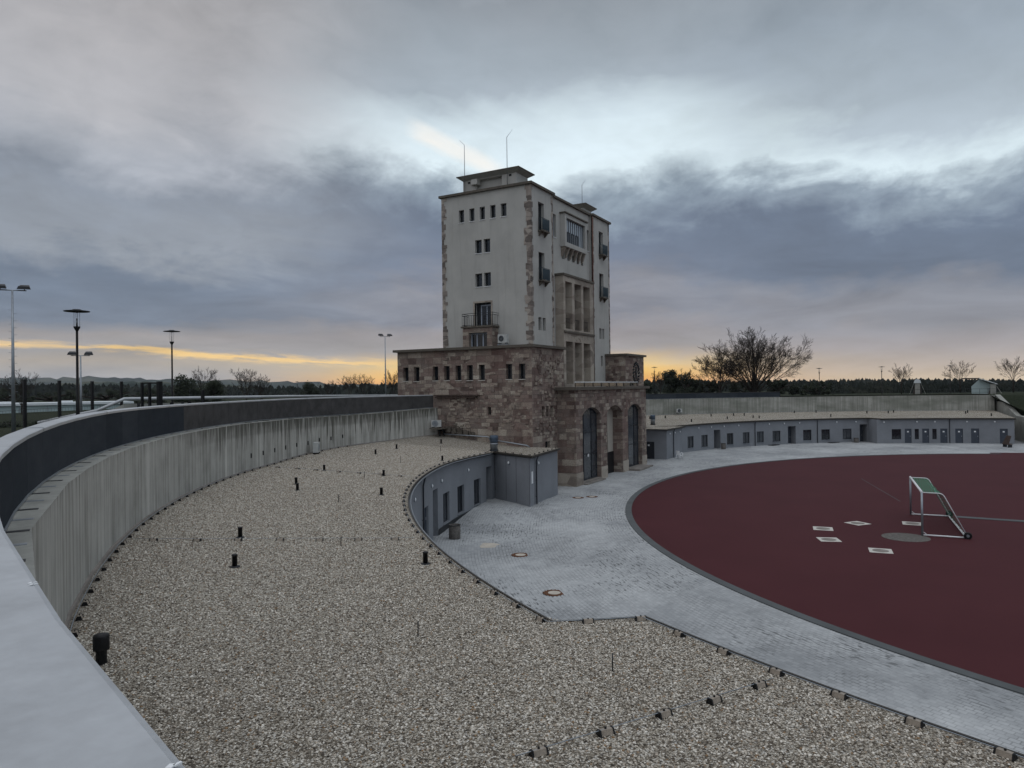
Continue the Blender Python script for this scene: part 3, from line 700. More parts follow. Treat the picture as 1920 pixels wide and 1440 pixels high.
# ------------------------------------------------------------------ the tower
TX0,TX1,TY0,TY1=-5.3,12.0,47.85,56.66; TZ=24.62; AX=3.35
TW=thing('stadium_tower','tall pale rendered tower with stone corners on a rough pink and grey stone base','tower')
fW=lambda s_,z,d:(TX0+d,s_,z)                       # west face, seen from the camera
fF=lambda s_,z,d:(s_,TY0+d,z)                       # front face to the track
REC=.28
fC=lambda s_,z,d:(s_,TY0+REC+d,z)                   # recessed middle bay
fE=lambda s_,z,d:(TX1-d,s_,z); fB=lambda s_,z,d:(s_,TY1-d,z)
opW=[(54.32,54.87,22.25,23.34),(53.27,53.79,22.25,23.35),(52.22,52.74,22.25,23.35),(51.17,51.7,22.26,23.36),(50.11,50.66,22.27,23.36),
     (52.58,53.25,19.43,20.57),(51.74,52.38,19.43,20.58),(52.57,53.26,16.57,17.7),(51.71,52.38,16.57,17.72),(51.72,53.35,13.2,15.2)]
w=MB()
wall(w,fW,TY0,TY1,11,TZ,opW,.45)
balc=[(-3.92,-2.84,21.12,23.48),(-3.94,-2.84,16.95,19.28),(9.3,10.4,21.14,23.44),(9.3,10.4,16.9,19.25)]
twins=[(-4.11,-3.53,12.72,13.8),(-3.33,-2.78,12.72,13.8),(9.12,9.72,12.68,13.74),(9.9,10.42,12.68,13.74),(9.45,10.0,9.95,11.0)]
wall(w,fF,TX0,-1.17,7.4,TZ,[o for o in balc+twins if o[0]<0],.4)
wall(w,fF,7.58,TX1,7.4,TZ,[o for o in balc+twins if o[0]>7],.4)
nar=[(-.54,.06,21.16,23.2),(6.95,7.5,21.12,23.16)]
slots=[(1.22,1.8,19.5,20.2),(2.35,2.89,19.5,20.18),(3.43,3.98,19.5,20.16),(4.46,5.0,19.5,20.12),(5.42,5.95,19.5,20.08)]
wall(w,fC,-1.17,7.58,7.4,TZ,nar+slots+[(.95,5.75,21.05,23.1)],.35)
for x in (-1.17,7.58): w.face([(x,TY0,7.4),(x,TY0+REC,7.4),(x,TY0+REC,TZ),(x,TY0,TZ)])
wall(w,fE,TY0,TY1,7,TZ,[],.3); wall(w,fB,TX0,TX1,7,TZ,[],.3)
w.build('wall',M['stucco'],TW)
tr_=MB()
for (a,b,c,d) in ((TX0-.2,-1.02,TY0-.2,TY1+.2),(7.43,TX1+.2,TY0-.2,TY1+.2)): tr_.box(a,b,c,d,TZ,TZ+.2)
tr_.box(-1.02,7.43,TY0+REC-.2,TY1+.2,TZ,TZ+.19); tr_.build('roof_coping',M['coping'],TW)
# corner stones: irregular toothed courses that wrap each corner
def quoins(f1,f2,c1,c2,dir1,dir2,z0,z1,wmin,wmax,seed):
    rnd=random.Random(seed); m=MB(); z=z0
    while z<z1-.1:
        h=min(rnd.choice((.24,.3,.36,.42,.5)),z1-z); g=.008
        a=rnd.uniform(wmin,wmax); b=rnd.uniform(wmin,wmax)*.62; pr=rnd.uniform(.012,.035)
        if f1: 
            o=m; 
            s0,s1=sorted((c1-dir1*0,c1+dir1*a)); m.mbox(f1,s0,s1,z+g,z+h-g,-pr,.12)
        if f2:
            s0,s1=sorted((c2+dir2*.0,c2+dir2*b)); m.mbox(f2,s0,s1,z+g+.004,z+h-g-.004,-pr-.003,.1)
        z+=h
    return m
quoins(fW,fF,TY0,TX0,1,1,11,TZ,.28,.66,1).build('quoin',M['lime2'],TW)
quoins(fW,fB,TY1,TX0,-1,1,11,TZ,.2,.55,2).build('quoin',M['lime2'],TW)
quoins(None,fF,0,-1.17,1,-1,7.9,TZ,.25,.6,3).build('quoin',M['lime2'],TW)
quoins(None,fF,0,7.58,1,1,7.9,TZ,.25,.65,4).build('quoin',M['lime2'],TW)
quoins(fE,fF,TY0,TX1,1,-1,7.9,TZ,.2,.5,5).build('quoin',M['lime2'],TW)
for o in opW[:9]: window(TW,fW,o,.34,'dframe',.05,1,sill='white')
for o in (opW[9],):
    fr=window(TW,fW,(o[0]+.02,o[1]-.4,o[2],o[3]-.15),.42,'wframe',.1,2)
    bk=MB(); bk.mbox(fW,o[1]-.4,o[1],o[2],o[3],.36,.5); bk.mbox(fW,o[0],o[1]-.4,o[3]-.15,o[3],.38,.5); bk.build('blind_panel',M['dsteel'],TW)
sr=MB(); o=opW[9]; sr.mbox(fW,o[0]-.14,o[0],o[2],o[3]+.14,-.03,.2); sr.mbox(fW,o[1],o[1]+.14,o[2],o[3]+.14,-.03,.2); sr.mbox(fW,o[0],o[1],o[3],o[3]+.14,-.03,.2); sr.build('door_surround',M['lime'],TW)
# west balcony on its stone porch
bl=thing; BY0,BY1=51.0,54.0; D=1.0
pm=MB(); pf=lambda s_,z,d:(TX0-D+d,s_,z)
wall(pm,pf,BY0+.05,BY1-.05,11.1,13.02,[(51.55,53.35,11.2,12.6)],.5)
for s_ in (BY0+.05,BY1-.05): pm.face([(TX0-D,s_,11.1),(TX0,s_,11.1),(TX0,s_,13.02),(TX0-D,s_,13.02)],[(0,0),(1,0),(1,1.9),(0,1.9)])
pm.build('porch',M['stone'],TW)
window(TW,pf,(51.55,53.35,11.2,12.6),.42,'wframe',.12,3)
bf=MB(); bf.box(TX0-D-.12,TX0-.002,BY0-.08,BY1+.08,13.02,13.16); slab=bf.build('balcony_slab',M['coping'],TW)
rl=MB(); n=13
for k in range(n+1):
    y=BY0+(BY1-BY0)*k/n; rl.tube([(TX0-D,y,13.16),(TX0-D,y,14.05)],.016 if k%4 else .028,5)
for k in range(1,4):
    for y in (BY0,BY1): rl.tube([(TX0-D+k*.27,y,13.16),(TX0-D+k*.27,y,14.05)],.016,5)
for z in (13.24,14.05,14.22): rl.tube([(TX0-.01,BY0,z),(TX0-D,BY0,z),(TX0-D,BY1,z),(TX0-.01,BY1,z)],.022,5)
for y in (BY0,BY1,(BY0+BY1)/2): rl.tube([(TX0-D,y,14.05),(TX0-D,y,14.22)],.02,5)
rl.build('balcony_railing',M['dsteel'],TW)
# front window openings with small iron balconies
for o in balc:
    window(TW,fF,o,.34,'dframe',.06,2)
    m=MB(); a,b,c=o[0]-.1,o[1]+.2,o[2]-.06; m.box(a,b,TY0-.44,TY0-.004,c-.1,c); s_=m.build('balcony_slab',M['coping'],TW)
    k=MB()
    for x in (a+.18,b-.18):
        k.hexa([(x-.06,TY0-.1,c-.4),(x+.06,TY0-.1,c-.4),(x+.06,TY0-.004,c-.46),(x-.06,TY0-.004,c-.46),(x-.06,TY0-.36,c-.105),(x+.06,TY0-.36,c-.105),(x+.06,TY0-.004,c-.105),(x-.06,TY0-.004,c-.105)])
    k.build('console',M['coping'],s_)
    r_=MB(); 
    for i in range(12):
        x=a+.04+(b-a-.08)*i/11; r_.tube([(x,TY0-.41,c),(x,TY0-.41,c+1.0)],.012,4)
    for y in (TY0-.28,TY0-.14):
        for x in (a+.04,b-.04): r_.tube([(x,y,c),(x,y,c+1.0)],.012,4)
    for z in (c+.08,c+1.0): r_.tube([(a+.04,TY0-.01,z),(a+.04,TY0-.41,z),(b-.04,TY0-.41,z),(b-.04,TY0-.01,z)],.02,5)
    for (p,q) in (((a+.05,TY0-.405),(b-.05,TY0-.405)),): r_.box(p[0],q[0],p[1],p[1]+.01,c+.1,c+.95)
    r_.build('balcony_railing',M['teal'],TW)
for o in twins: window(TW,fF,o,.3,'dframe',.05,1)
for o in nar: window(TW,fC,o,.3,'wframe',.06,1,sill='white')
for o in slots: window(TW,fC,o,.3,'dframe',.05,1)
# bay window box on brackets
bx0,bx1,by=.9,5.8,TY0-.2
fBay=lambda s_,z,d:(s_,by+d,z)
m=MB(); yw=TY0+REC-.004
wall(m,fBay,bx0,bx1,20.55,23.5,[(1.25,5.45,20.95,23.15)],.3)
for x in (bx0,bx1): m.face([(x,by,20.55),(x,yw,20.55),(x,yw,23.5),(x,by,23.5)])
m.face([(bx0,by,20.55),(bx1,by,20.55),(bx1,yw,20.55),(bx0,yw,20.55)]); m.face([(bx0,by,23.5),(bx1,by,23.5),(bx1,yw,23.5),(bx0,yw,23.5)])
bay=m.build('bay_box',M['stucco'],TW)
m=MB(); m.box(bx0-.12,bx1+.12,by-.12,yw,23.505,23.62); m.build('cornice',M['coping'],bay)
window(TW,fBay,(1.25,5.45,20.95,23.15),.28,'dframe',.06,9,'bay_window',gl='skyglass')
lw_=MB()
for k in (1,3,5): 
    x=1.25+4.2*(k+.5)/9+.2; lw_.mbox(fBay,x-.26,x-.22,20.97,22.0,.2,.275); lw_.mbox(fBay,x+.2,x+.24,20.97,22.0,.2,.275); lw_.mbox(fBay,x-.22,x+.2,21.94,22.0,.2,.275)
lw_.build('casement',M['dframe'],TW)
for x in (1.15,1.95,2.9,3.85,4.75,5.55):
    m=MB(); a,b=x-.11,x+.11
    m.hexa([(a,yw-.1,19.72),(b,yw-.1,19.72),(b,yw,19.66),(a,yw,19.66),(a,by+.03,20.545),(b,by+.03,20.545),(b,yw,20.545),(a,yw,20.545)]); m.build('bracket',M['lime'],TW)
# stone loggia, two storeys of three tall openings
LY=TY0-.52; LX0,LX1=-.28,6.45
fG=lambda s_,z,d:(s_,LY+d,z)
up=[(.12,1.58,13.1,17.28),(2.07,3.6,13.08,17.28),(4.05,5.6,13.06,17.28)]; lo=[(.12,1.56,8.2,11.97),(2.03,3.56,8.2,11.97),(4.02,5.58,8.2,11.97)]
m=MB(); wall(m,fG,LX0,LX1,7.4,17.75,up+lo,1.25)
for x in (LX0,LX1): m.face([(x,LY,7.4),(x,TY0+REC,7.4),(x,TY0+REC,17.75),(x,LY,17.75)])
lg_=m.build('loggia',M['lime'],TW)
m=MB(); m.box(LX0-.1,LX1+.1,LY-.1,TY0+REC-.003,17.755,17.95); m.build('cornice',M['coping'],lg_)
m=MB(); m.box(LX0-.02,LX1+.02,LY-.12,LY-.004,12.72,12.9); m.build('sill_course',M['coping'],lg_)
m=MB(); m.box(LX0+.02,LX1-.02,LY+1.25,LY+1.35,7.4,17.7); m.build('back_wall',M['dust'],lg_)
for k,o in enumerate(up):
    m=MB()
    for i in range(9):
        x=o[0]+.03+(o[1]-o[0]-.06)*i/8; m.tube([(x,LY+.25,o[2]),(x,LY+.25,o[2]+.95)],.013,4)
    for z in (o[2]+.06,o[2]+.95): m.tube([(o[0],LY+.25,z),(o[1],LY+.25,z)],.022,5)
    m.build('railing',M['black'],lg_)
    q=MB(); q.box(o[0]+.02,o[0]+.6,LY+1.0,LY+1.248,o[2]+.01,o[2]+1.05); q.build('balcony_box',M['black'],lg_)
m=MB(); cz=12.2
m.tube([(2.62+.42*cos(pi*k/10)+.2,LY-.02,cz-.12+.3*sin(pi*k/10)) for k in range(11)],.035,5)
for x in (.6,1.4,1.9,3.7,4.3,5.0): m.box(x-.04,x+.04,LY-.03,LY-.002,12.3,12.7)
m.build('carved_panel',M['lime'],lg_)
dp=MB(); dp.tube([(7.5,TY0-.08,8),(7.5,TY0-.08,TZ-.1)],.06,8); dp.build('downpipe',M['copper'],TW)
# penthouses and their lightning rods
for (a,b,rods) in ((-4.65,-2.6,((-4.65,54.5,29.1,.5,.5),(-4.65,50.25,29.0,-.55,.55))),(9.3,11.35,((11.5,50.6,29.0,-.4,.45),))):
    m=MB(); pf=(lambda s_,z,d,a=a:(a+d,s_,z))
    wall(m,pf,49.5,54.8,TZ+.19,26.12,[(50.9,53.5,TZ+.25,25.95)] if a<0 else [],.4)
    m.face([(a,49.5,TZ+.19),(b,49.5,TZ+.19),(b,49.5,26.12),(a,49.5,26.12)]); m.face([(b,49.5,TZ+.19),(b,54.8,TZ+.19),(b,54.8,26.12),(b,49.5,26.12)]); m.face([(a,54.8,TZ+.19),(b,54.8,TZ+.19),(b,54.8,26.12),(a,54.8,26.12)])
    if a<0: m.face([(a+.4,50.9,TZ+.2),(a+.4,53.5,TZ+.2),(a+.4,53.5,26.1),(a+.4,50.9,26.1)])
    ph=m.build('roof_house',M['stucco'],TW)
    m=MB(); x0,x1,y0,y1=a-.42,b+.42,49.05,55.2
    m.hexa([(a-.03,49.47,26.0),(b+.03,49.47,26.0),(b+.03,54.83,26.0),(a-.03,54.83,26.0),(x0,y0,26.27),(x1,y0,26.27),(x1,y1,26.27),(x0,y1,26.27)]); m.build('soffit',M['oldc'],ph)
    m=MB(); m.box(x0-.03,x1+.03,y0-.03,y1+.03,26.274,26.35); m.build('eaves',M['coping'],ph)
    if a<0:
        m=MB(); m.box(a-.3,a+.3,53.2,53.8,25.5,25.95); m.build('corbel',M['stucco'],ph)
        m=MB(); m.box(a-.008,a,54.05,54.3,25.7,25.88); m.build('air_vent',M['black'],ph)
        m=MB(); m.box(a-.008,a,49.95,50.2,25.75,25.93); m.build('air_vent',M['black'],ph)
    for (x,y,zt,dx,dz) in rods:
        m=MB(); x2=x-.2 if x<0 else x+.1; m.tube([(x2,y,TZ+.2),(x2,y,zt),(x2,y+dx,zt+dz)],[.035,.025,.008],6); m.build('lightning_rod',M['steel'],TW)
# ------------------------------------------------------------------ stone base
PX0,PX1,PYF,PYB,PZ=-9.4,16.1,45.7,58.5,11.0
fP=lambda s_,z,d:(PX0+d,s_,z); fPF=lambda s_,z,d:(s_,PYF+d,z)
winP=[(57.36,57.91,8.6,9.73),(56.24,56.81,8.57,9.74),(54.35,54.9,8.6,9.75),(53.23,53.77,8.6,9.76),(52.11,52.67,8.58,9.77),(51.01,51.58,8.57,9.77),(49.91,50.47,8.57,9.77)]
winQ=[(47.39,47.94,8.6,9.76),(46.26,46.82,8.59,9.75)]; slit=(49.41,49.68,5.85,6.46)
m=MB()
wall(m,fP,48.6,PYB,-.5,PZ,winP+[slit],.5,1,8)
fP2=lambda s_,z,d:(PX0-.12+d,s_,z)
wall(m,fP2,PYF,48.6,-.5,PZ,winQ,.5,1,4); m.face([(PX0-.12,48.6,-.5),(PX0,48.6,-.5),(PX0,48.6,PZ),(PX0-.12,48.6,PZ)],[(0,0),(.1,0),(.1,11),(0,11)])
w3=[(-7.97,-7.52,5.68,6.48),(-7.2,-6.76,5.66,6.48),(-6.43,-6.0,5.62,6.47),(-7.42,-6.6,3.1,3.72)]
wall(m,fPF,PX0-.12,-3.9,-.5,PZ,w3,.4,1,4)
wall(m,fPF,10.6,PX1,-.5,PZ,[],.4,1,4)
for x in (-3.9,10.6): m.face([(x,PYF,-.5),(x,TY0-.003,-.5),(x,TY0-.003,PZ),(x,PYF,PZ)],[(0,0),(2.15,0),(2.15,11.5),(0,11.5)])
m.face([(PX1,PYF,-.5),(PX1,PYB,-.5),(PX1,PYB,PZ),(PX1,PYF,PZ)],[(0,0),(12,0),(12,11),(0,11)]); m.face([(PX0,PYB,-.5),(PX1,PYB,-.5),(PX1,PYB,PZ),(PX0,PYB,PZ)],[(0,0),(25,0),(25,11),(0,11)])
bs=m.build('stone_base',M['stone'],TW)
m=MB()
m.box(PX0-.35,TX0+.3,PYF-.25,PYB+.22,PZ,PZ+.2); m.box(TX0+.3,-3.75,PYF-.25,TY0-.005,PZ,PZ+.2)
m.box(TX1-.2,PX1+.25,PYF-.25,PYB+.22,PZ,PZ+.2); m.box(10.45,TX1-.2,PYF-.25,TY0-.005,PZ,PZ+.2); m.build('base_coping',M['coping'],bs)
for o in winP+winQ: window(TW,fP if o in winP else fP2,o,.4,'dframe',.05,1,sill='block2')
window(TW,fP,slit,.35,'dframe',.03,1)
for o in w3: window(TW,fPF,o,.32,'dframe',.04,1)
# rough projecting stones and a carved wreath
rb=MB(); rnd=random.Random(5)
for k in range(150):
    z=rnd.uniform(.5,10.4); y=rnd.uniform(49,58.2); ok=all(not(o[0]-.5<y<o[1]+.5 and o[2]-.4<z<o[3]+.4) for o in winP+[slit])
    if ok: rb.mbox(fP,y-rnd.uniform(.14,.42),y+.1,z,z+rnd.uniform(.14,.3),-rnd.uniform(.02,.07),.05)
for k in range(46):
    z=rnd.uniform(.5,10.4); y=rnd.uniform(46.0,48.2); ok=all(not(o[0]-.5<y<o[1]+.5 and o[2]-.4<z<o[3]+.4) for o in winQ)
    if ok: rb.mbox(fP2,y-rnd.uniform(.12,.35),y+.1,z,z+rnd.uniform(.14,.3),-rnd.uniform(.02,.06),.05)
for k in range(110):
    z=rnd.uniform(4.2,10.4); x=rnd.uniform(-9.1,-4.4); ok=all(not(o[0]-.5<x<o[1]+.4 and o[2]-.4<z<o[3]+.4) for o in w3)
    if ok: rb.mbox(fPF,x-rnd.uniform(.1,.3),x+.08,z,z+rnd.uniform(.12,.3),-rnd.uniform(.03,.12),.05)
rb.build('rough_stone',M['stone'],bs)
wre=MB()
for (cx,cz,rr) in ((13.6,9.3,.85),):
    for k in range(18):
        a=2*pi*k/18; p=Vector((cx+rr*cos(a),PYF-.06,cz+rr*1.15*sin(a))); wre.obox(p,(.16*cos(a+.6),0,.16*sin(a+.6)),(0,.06,0),(-.07*sin(a+.6),0,.07*cos(a+.6)))
    wre.obox((cx,PYF-.05,cz),(.12,0,0),(0,.05,0),(0,0,.62)); wre.obox((cx,PYF-.045,cz+.1),(.38,0,0),(0,.045,0),(0,0,.1))
wre.build('carved_wreath',M['dsteel'],bs)
led=MB(); led.box(PX0-.35,PX0-.002,50.4,54.6,7.34,7.44); led.box(PX0-.3,PX0-.003,50.6,54.5,7.18,7.295); led.build('ledge',M['brown'],bs)
led=MB(); led.box(PX0-.3,PX0-.002,56.3,58.3,7.2,7.36); led.build('ledge',M['coping'],bs)
# ------------------------------------------------------------------ entrance block with three arches
EX0,EX1,EY,EZ=-5.2,11.95,44.1,7.68
arch=[(-3.86,-.02),(1.42,5.26),(6.7,10.55)]; SPR,RISE=5.62,.62
def arc(a,b,x):
    h=(b-a)/2; c=(a+b)/2; r_=(h*h+RISE*RISE)/(2*RISE); return SPR-(r_-RISE)+sqrt(max(0,r_*r_-(x-c)**2))
m=MB(); depth=[.5,.95,.5]
xs=[EX0]+[v for p in arch for v in p]+[EX1]
for i in range(0,len(xs),2):
    a,b=xs[i],xs[i+1]; m.face([(a,EY,-.4),(b,EY,-.4),(b,EY,EZ),(a,EY,EZ)],[(a,-.4),(b,-.4),(b,EZ),(a,EZ)])
for (a,b),dp in zip(arch,depth):
    n=16
    for k in range(n):
        x0,x1=a+(b-a)*k/n,a+(b-a)*(k+1)/n; z0,z1=arc(a,b,x0),arc(a,b,x1)
        m.face([(x0,EY,z0),(x1,EY,z1),(x1,EY,EZ),(x0,EY,EZ)],[(x0,z0),(x1,z1),(x1,EZ),(x0,EZ)])
        m.face([(x0,EY,z0),(x1,EY,z1),(x1,EY+dp,z1),(x0,EY+dp,z0)],[(x0,z0),(x1,z1),(x1,z1+dp),(x0,z0+dp)])
    for x in (a,b): m.face([(x,EY,-.4),(x,EY+dp,-.4),(x,EY+dp,SPR),(x,EY,SPR)],[(x,-.4),(x+dp,-.4),(x+dp,SPR),(x,SPR)])
for x in (EX0,EX1): m.face([(x,EY,-.4),(x,PYF-.003 if x<0 else 46,-.4),(x,PYF-.003 if x<0 else 46,EZ),(x,EY,EZ)],[(x,-.4),(x+1.6,-.4),(x+1.6,EZ),(x,EZ)])
en=m.build('entrance_block',M['stone'],TW)
m=MB(); m.box(EX0-.55,EX1+.35,EY-.3,TY0-.54,EZ,EZ+.25); m.build('cornice',M['coping'],en)
m=MB()
for a,b in ((EX0,arch[0][0]),(arch[0][1],arch[1][0]),(arch[1][1],arch[2][0]),(arch[2][1],EX1)):
    m.box(a-.03 if a==EX0 else a,b+.03 if b==EX1 else b,EY-.035,EY-.002,-.4,1.05)
m.box(EX0-.035,EX0-.003,EY-.03,PYF-.005,-.4,1.05); m.build('plinth',M['lime'],en)
for k in (0,2):
    a,b=arch[k]; d=.42; y=EY+d
    g_=MB(); n=14; pts=[(a+.02,y,.22)]+[(b-.02,y,.22)]+[(b-(b-a)*j/n,y,arc(a,b,b-(b-a)*j/n)) for j in range(n+1)]
    g_.face(pts); g_.face([(p[0],y+.03,p[2]) for p in pts])
    fr=MB(); c=(a+b)/2
    for x in (a+.03,a+(b-a)*.27,a+(b-a)*.7,b-.03): fr.box(x-.022,x+.022,y-.06,y-.01,.22,arc(a,b,x)-.01)
    for z in (2.35,4.2): fr.box(a+.04,b-.04,y-.085,y-.012,z-.022,z+.022)
    fr.tube([(a+(b-a)*j/20,y-.05,arc(a,b,a+(b-a)*j/20)-.04) for j in range(21)],.045,5); fr.box(a+.04,b-.04,y-.085,y-.012,.225,.3)
    o=fr.build('arched_door',M['dframe'],TW); g_.build('pane',M['dglass'],o)
    if k==0: q=MB(); q.box(c-.1,c+.06,y-.1,y-.012,2.1,2.35); q.build('notice',M['white'],o)
    s_=MB(); s_.box(a+.0,b-.0,EY-.02,EY+.5,-.2,.215); s_.box(a-.02,b+.1,EY-(.4 if k==0 else 1.1),EY-.036,-.2,.11 if k==0 else .2); s_.build('door_step',M['dust'],en)
a,b=arch[1]; m=MB(); m.box(a+.01,b-.01,EY+.95,EY+1.05,-.2,7); m.build('passage_wall',M['beige'],en)
m=MB(); m.box(a+.05,b-.06,EY+.88,EY+.948,-.1,1.95); m.build('low_door',M['black'],en)
m=MB(); m.tube([(a+2.3,EY+.88,2),(a+2.3,EY+.88,6.0)],.05,6); m.build('downpipe',M['beige'],en)
m=MB(); y=EY+.35
for k in range(9):
    x=-4.4+14.8*k/8; m.tube([(x,y,EZ+.25),(x,y,8.3)],.025,5)
m.build('terrace_railing',M['dsteel'],TW)
m=MB(); m.tube([(-4.5,y,8.32),(10.5,y,8.32)],.04,6); m.build('handrail',M['white'],TW)
m=MB(); m.box(-4.4,10.4,y+.02,y+.04,7.97,8.26); m.build('railing_glass',M['glass'],TW)
# ------------------------------------------------------------------ things on the gravel roofs
def vent(name,label,x,y,z,h=.3,r_=.06,group='black vent pipes on the near gravel roof'):
    t=thing(name,label,'vent pipe',(x,y,z),random.uniform(0,3),group)
    m=MB(); m.lathe((0,0,0),[(r_,.0),(r_*1.02,h*.9),(r_*1.15,h*.91),(r_*1.15,h),(r_*.7,h+.012)],14); m.build('pipe',M['black'],t)
    m=MB(); m.lathe((0,0,0),[(r_*2.1,-.01),(r_*2.1,.015),(r_*1.3,.03)],14); m.build('flange',M['dsteel'],t); return t
VL=[(-29.09,47.83,'black vent pipe just beyond the farther line of blocks, left of the middle'),(-33.59,45.18,'black vent pipe of the close pair amid the gravel roof, the farther one'),(-34.96,43.68,'black vent pipe of the close pair amid the gravel roof, the nearer one'),
 (-20.99,51.19,'black vent pipe below the concrete wall, leftmost of the three nearest the tower'),(-17.48,52.27,'black vent pipe below the concrete wall, middle of the three nearest the tower'),(-12.6,51.9,'black vent pipe nearest the tower, below the shelf with the cooling unit'),
 (-21.51,45.58,'black vent pipe by the curved roof edge, closest to the big silver vent'),(-29.25,43.71,'black vent pipe standing at the end of the far line of small blocks'),(-34.16,39.78,'black vent pipe between the curved roof edge and the middle of the gravel'),
 (-42.6,31.38,'black vent pipe at the bend of the roof edge, beside the near paving'),(-42.76,37.88,'black vent pipe just behind the near line of small blocks'),(-45.18,35.17,'black vent pipe just in front of the near line of small blocks')]
for x,y,l in VL: vent('vent_pipe',l,x,y,roofzL(x,y))
t=thing('capped_vent','short grey vent pipe with a wide black cap, close below the pale coping','vent pipe',(-50.4,31.86,roofzL(-50.4,31.86))); t.scale=(.8,.8,.86)
m=MB(); m.lathe((0,0,0),[(.1,0),(.1,.26),(.115,.27)],18); m.build('pipe',M['dsteel'],t)
m=MB(); m.lathe((0,0,0),[(.115,.255),(.145,.26),(.148,.275),(.145,.5),(.135,.53),(.06,.545)],20); m.build('cap',M['black'],t)
VR=[(34.64,49.15),(30.6,44.6),(40.97,44.72),(37.87,41.88),(43.71,42.32),(44.56,41.06),(41.36,38.51),(32.2,50.44),(41.49,39.3),(52.0,35.57),(53.8,32.89),(48.18,30.43),(54.71,26.37),(55.68,23.75),(57.13,23.13),(57.53,14.51),(59.05,14.19),(54.04,11.89)]
vr=None
for x,y in VR:
    if vr is None: vr=vent('vent_pipe','thin black vent pipe on the far gravel roof across the track',x,y,roofzR(x,y)-.02,.36,.07,'vent pipes on the far gravel roof')
    else: dup(vr,(x,y,roofzR(x,y)-.02),random.uniform(0,3))
def bigvent(x,y,z,label,s=1):
    t=thing('metal_vent',label,'vent',(x,y,z))
    m=MB(); m.lathe((0,0,0),[(.3*s,-.02),(.3*s,.1)],20); m.build('base',M['dsteel'],t)
    m=MB(); m.lathe((0,0,0),[(.27*s,.1),(.27*s,.5),(.285*s,.51),(.285*s,.54),(.27*s,.55),(.27*s,.62)],20); m.build('pipe',M['steel'],t)
    m=MB(); m.lathe((0,0,0),[(.3*s,.62),(.3*s,1.1),(.26*s,1.12)],20)
    for k in range(5): m.lathe((0,0,.66+k*.09),[(.302*s,0),(.315*s,.02),(.302*s,.04)],20)
    m.build('hood',M['dsteel2'],t)
M['dsteel2']=plain('blued_steel',S(78,90,104),.4,.6)
bigvent(-13.53,46.7,3.47,'large blue grey cylindrical metal vent on the gravel by the grey annex roof')
bigvent(23.2,47.1,3.42,'large metal vent on the far roof just right of the arched entrance',.95)
def acunit(loc,rz,label,w=.85,h=.65,fan='steel'):
    t=thing('cooling_unit',label,'air conditioner',loc,rz)
    m=MB(); m.box(-w/2,w/2,-.17,.17,.08,h); m.build('casing',M['dirtw'],t)
    m=MB(); cx=-w*.12
    for rr in (.24,.17,.1): m.tube([(cx+rr*cos(2*pi*k/20),-.178,.08+(h-.08)/2+rr*sin(2*pi*k/20)) for k in range(21)],.008,4,False)
    m.lathe((0,0,0),[(.0001,0),(.0001,.001)],3) if False else None
    for k in range(8): m.tube([(cx,-.178,.08+(h-.08)/2),(cx+.25*cos(pi*k/4),-.178,.08+(h-.08)/2+.25*sin(pi*k/4))],.006,4)
    g=m.build('fan_grille',M['steel'],t)
    m=MB(); n=20; m.face([(cx+.245*cos(2*pi*k/n),-.172,.08+(h-.08)/2+.245*sin(2*pi*k/n)) for k in range(n)]); m.build('fan_opening',M[fan],t)
    m=MB()
    for x in (-w*.35,w*.35): m.box(x-.03,x+.03,-.19,.19,0,.08)
    m.build('feet',M['black'],t); return t
acunit((-23.1,54.3,roofzL(-23.1,54.3)+.02),R(38),'white cooling unit standing on the gravel against the concrete wall',.75,.72,'black')
acunit((-10.15,54.05,4.82),R(-62),'white cooling unit on a metal shelf in the corner of wall and tower base',.8,.6)
sh=thing('wall_shelf','metal shelf under the cooling unit in the corner of wall and tower base','shelf',(-9.9,54.0,4.72))
m=MB(); m.box(-.75,.47,-.75,.4,.0,.06); m.build('board',M['coping'],sh)
m=MB(); m.box(.3,.42,-.3,-.2,-.55,0); m.box(-.1,.42,-.1,.05,-.2,0); m.box(.0,.1,-.1,.0,-.62,-.2); m.build('support',M['dsteel'],sh)
u=acunit((-5.95,50.0,PZ+.02),R(-90),'white cooling unit on the stone base beside the balcony',1.0,.86,'leafgreen') if False else None
acunit((-6.3,50.0,PZ+.548),R(-90),'pale cooling unit standing on the stone base beside the tower balcony',.85,.78,'black')
cr=thing('unit_plinth','steel stand under the cooling unit beside the balcony','stand',(-6.3,50.0,PZ+.2)); m=MB()
for x in (-.15,.15):
    for y in (-.4,.4): m.box(x-.03,x+.03,y-.03,y+.03,-.2,.35)
m.box(-.2,.2,-.45,.45,.3,.345); m.build('frame',M['steel'],cr)
acunit((41.55,49.3,4.05),R(-40),'small cooling unit hung on the far concrete wall right of the tower',.8,.6,'black')
